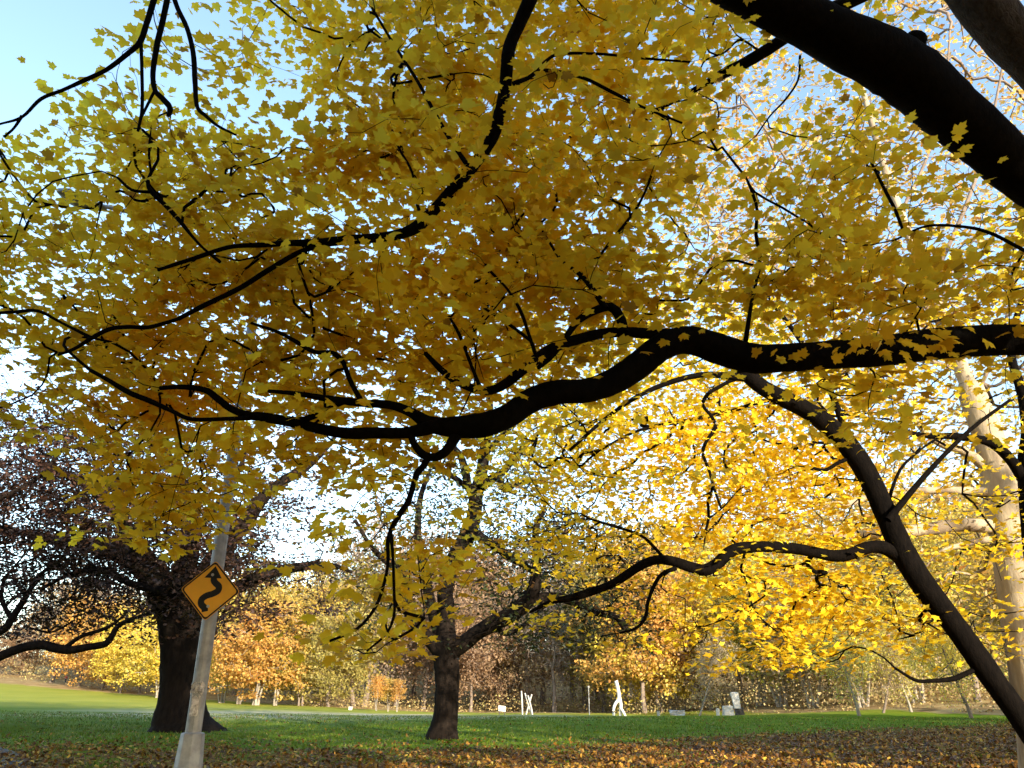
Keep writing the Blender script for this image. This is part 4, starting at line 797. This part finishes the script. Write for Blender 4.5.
block('standing_stone', 'tall white slab widening upward on a dark foot, right of the pale blocks', 'sculpture', 738, 76, 6.2, 15, 4, 'white', .25, -1.6, dz=.62, seed=2)
block('boulder', 'dark boulder carrying the tall white slab', 'boulder', 740, 76.2, 9, 8, 6, 'darkstone', -.35, 0, seed=3)
block('stone_block', 'large pale square block left of the standing white slab', 'stone block', 728.5, 75, 10, 9.5, 7, 'white', -.12, 0, seed=4)
block('stone_post', 'narrow pale upright post beside the large pale block', 'stone post', 718, 75, 3, 7.5, 3, 'white', -.1, .3, seed=5)
block('stone_bench', 'long low pale block right of the forked sculpture', 'stone bench', 677.5, 77, 14, 6, 5, 'greywood', 0, 0, seed=6)
block('marker_stone', 'small pale marker between the forked sculpture and the low block', 'marker', 658.5, 77, 2.6, 5.2, 2.5, 'greywood', -.1, 0, seed=7)
block('white_box', 'small white box on the lawn left of the golden saplings', 'bin', 350, 100, 3.2, 3.6, 3, 'white', .1, 0, seed=8)  # small white thing of no known kind, built as a plain box
bd = gp(502, 92); k = ppm(502, 710, 92); board = empty('notice_board', tuple(bd), 'small white tilted notice board on two posts at the wood edge', 'notice board')
q = MB(); q.prism([(-3.6 * k, 5.2 * k), (3.6 * k, 4.4 * k), (3.6 * k, 9.6 * k), (-3.6 * k, 10.4 * k)], (1, 0, 0), (0, .2, .98), (0, -1, .2), (0, 0, 0), 0, .05); q.build('panel', M['white'], board)
for sx in (-1, 1):
    q = MB(); q.prism([(-.05, -.06), (.05, -.06), (.05, .06), (-.05, .06)], (1, 0, 0), (0, 1, 0), (0, 0, 1), (sx * 2.7 * k, .14, 0), 0, 7 * k); q.build('post', M['darkstone'], board)
pl = gp(589.5, 90); kp = ppm(589, 700, 90); q = MB(); q.loft([octo(.10, 0), octo(.05, .4), octo(.04, 29 * kp)]); pr = empty('slim_post', tuple(pl), 'slim tall pale post standing before the woods left of the sculpture', 'post'); q.build('pole', M['greywood'], pr)
q = MB(); q.loft([octo(.10, 29 * kp), octo(.12, 29 * kp + .12), octo(.02, 29 * kp + .2)]); q.build('finial', M['greywood'], pr)
# person in red far across the meadow
gpp = ground_at(65, 683); gpp = np.array([gpp[0], gpp[1], float(hgt(gpp[0], gpp[1]))]); kk = 7.6 * ppm(65, 680, gpp[1]) / 1.75
def skin_fig(name, verts, edges, radii, mat, parent=None, label=None):
    me = bpy.data.meshes.new(name); me.from_pydata([tuple(np.array(v)) for v in verts], edges, []); o = bpy.data.objects.new(name, me); col.objects.link(o); me.materials.append(mat)
    if parent: o.parent = parent
    md = o.modifiers.new('skin', 'SKIN'); md.use_smooth_shade = True
    for sv, r_ in zip(me.skin_vertices[0].data, radii): sv.radius = (r_[0], r_[1]) if isinstance(r_, tuple) else (r_, r_)
    me.skin_vertices[0].data[0].use_root = True
    o.modifiers.new('sub', 'SUBSURF').levels = 1; o.modifiers[-1].render_levels = 2; return o
M['skin'] = plain('skin', (.45, .26, .18), .6); M['red'] = plain('red_jacket_cloth', (.42, .05, .035), .9); M['trou'] = plain('dark_trousers_cloth', (.04, .04, .055), .9); M['hair'] = plain('dark_hair', (.03, .02, .015), .7)
hv = [(0, 0, .95), (0, 0, 1.12), (0, .01, 1.32), (0, .02, 1.45), (0, 0, 1.53), (0, -.01, 1.62), (0, -.01, 1.72), (.19, .01, 1.40), (.25, .02, 1.14), (.23, -.10, .92), (.23, -.14, .84), (-.19, .01, 1.40), (-.25, .03, 1.14), (-.24, -.06, .90), (-.24, -.09, .82),
      (.09, 0, .88), (.11, -.07, .48), (.11, .02, .09), (.12, -.10, .04), (-.09, 0, .88), (-.10, .08, .48), (-.11, .20, .10), (-.11, .10, .04)]
he = [(0, 1), (1, 2), (2, 3), (3, 4), (4, 5), (5, 6), (3, 7), (7, 8), (8, 9), (9, 10), (3, 11), (11, 12), (12, 13), (13, 14), (0, 15), (15, 16), (16, 17), (17, 18), (0, 19), (19, 20), (20, 21), (21, 22)]
hr = [(.15, .11), (.13, .10), (.16, .11), (.11, .09), .055, (.075, .09), (.06, .075), .055, .042, .030, .035, .055, .042, .030, .035, .085, .055, .038, .04, .085, .055, .038, .04]
man = skin_fig('person', hv, he, hr, M['skin']); man.location = gpp; man.scale = (kk,) * 3; tag(man, 'distant person in a red jacket standing on the sunlit meadow', 'person')
jv = [0, 1, 2, 3, 7, 8, 9, 11, 12, 13]; mp_ = {v: i_ for i_, v in enumerate(jv)}
infl = lambda r_, e: (r_[0] + e, r_[1] + e) if isinstance(r_, tuple) else r_ + e
skin_fig('jacket', [hv[v] for v in jv], [(mp_[a], mp_[b_]) for a, b_ in he if a in mp_ and b_ in mp_], [infl(hr[v], .022) for v in jv], M['red'], man)
tv = [0, 15, 16, 17, 19, 20, 21]; mp_ = {v: i_ for i_, v in enumerate(tv)}
skin_fig('trousers', [hv[v] for v in tv], [(mp_[a], mp_[b_]) for a, b_ in he if a in mp_ and b_ in mp_], [infl(hr[v], .018) for v in tv], M['trou'], man)
skin_fig('hair', [(0, .025, 1.66), (0, .01, 1.745)], [(0, 1)], [(.075, .075), (.07, .075)], M['hair'], man)
# ------------------------------------------------------------------ unseen trees added behind and beside the viewer to shade canopy and lawn
PR['shade'] = proto(20, 6.0, 4.0, 420, 26, .62, 9, r0=.35, sxy=.75)
sh = [(8.6, -9, 16), (3.5, -7, 20), (-22, -16, 20), (-12, -14, 21), (-3, -12, 21), (5, -13, 20), (-33, -12, 20), (0, -22, 22), (-16, -26, 22), (-45, -8, 20), (-58, -4, 20), (-70, 2, 18),
      (44, 4, 19), (36, 12, 19), (54, 18, 17), (45, 26, 15), (60, 34, 12), (34, -6, 21), (58, 6, 21), (74, 22, 15)]
for k, (x, y, h) in enumerate(sh):
    put_tree('shade', 'far_gold', x, y, h, 'added shade tree behind or beside the viewer, outside the view', 'added shade trees outside the view', 'bark_far', 'shade_tree')
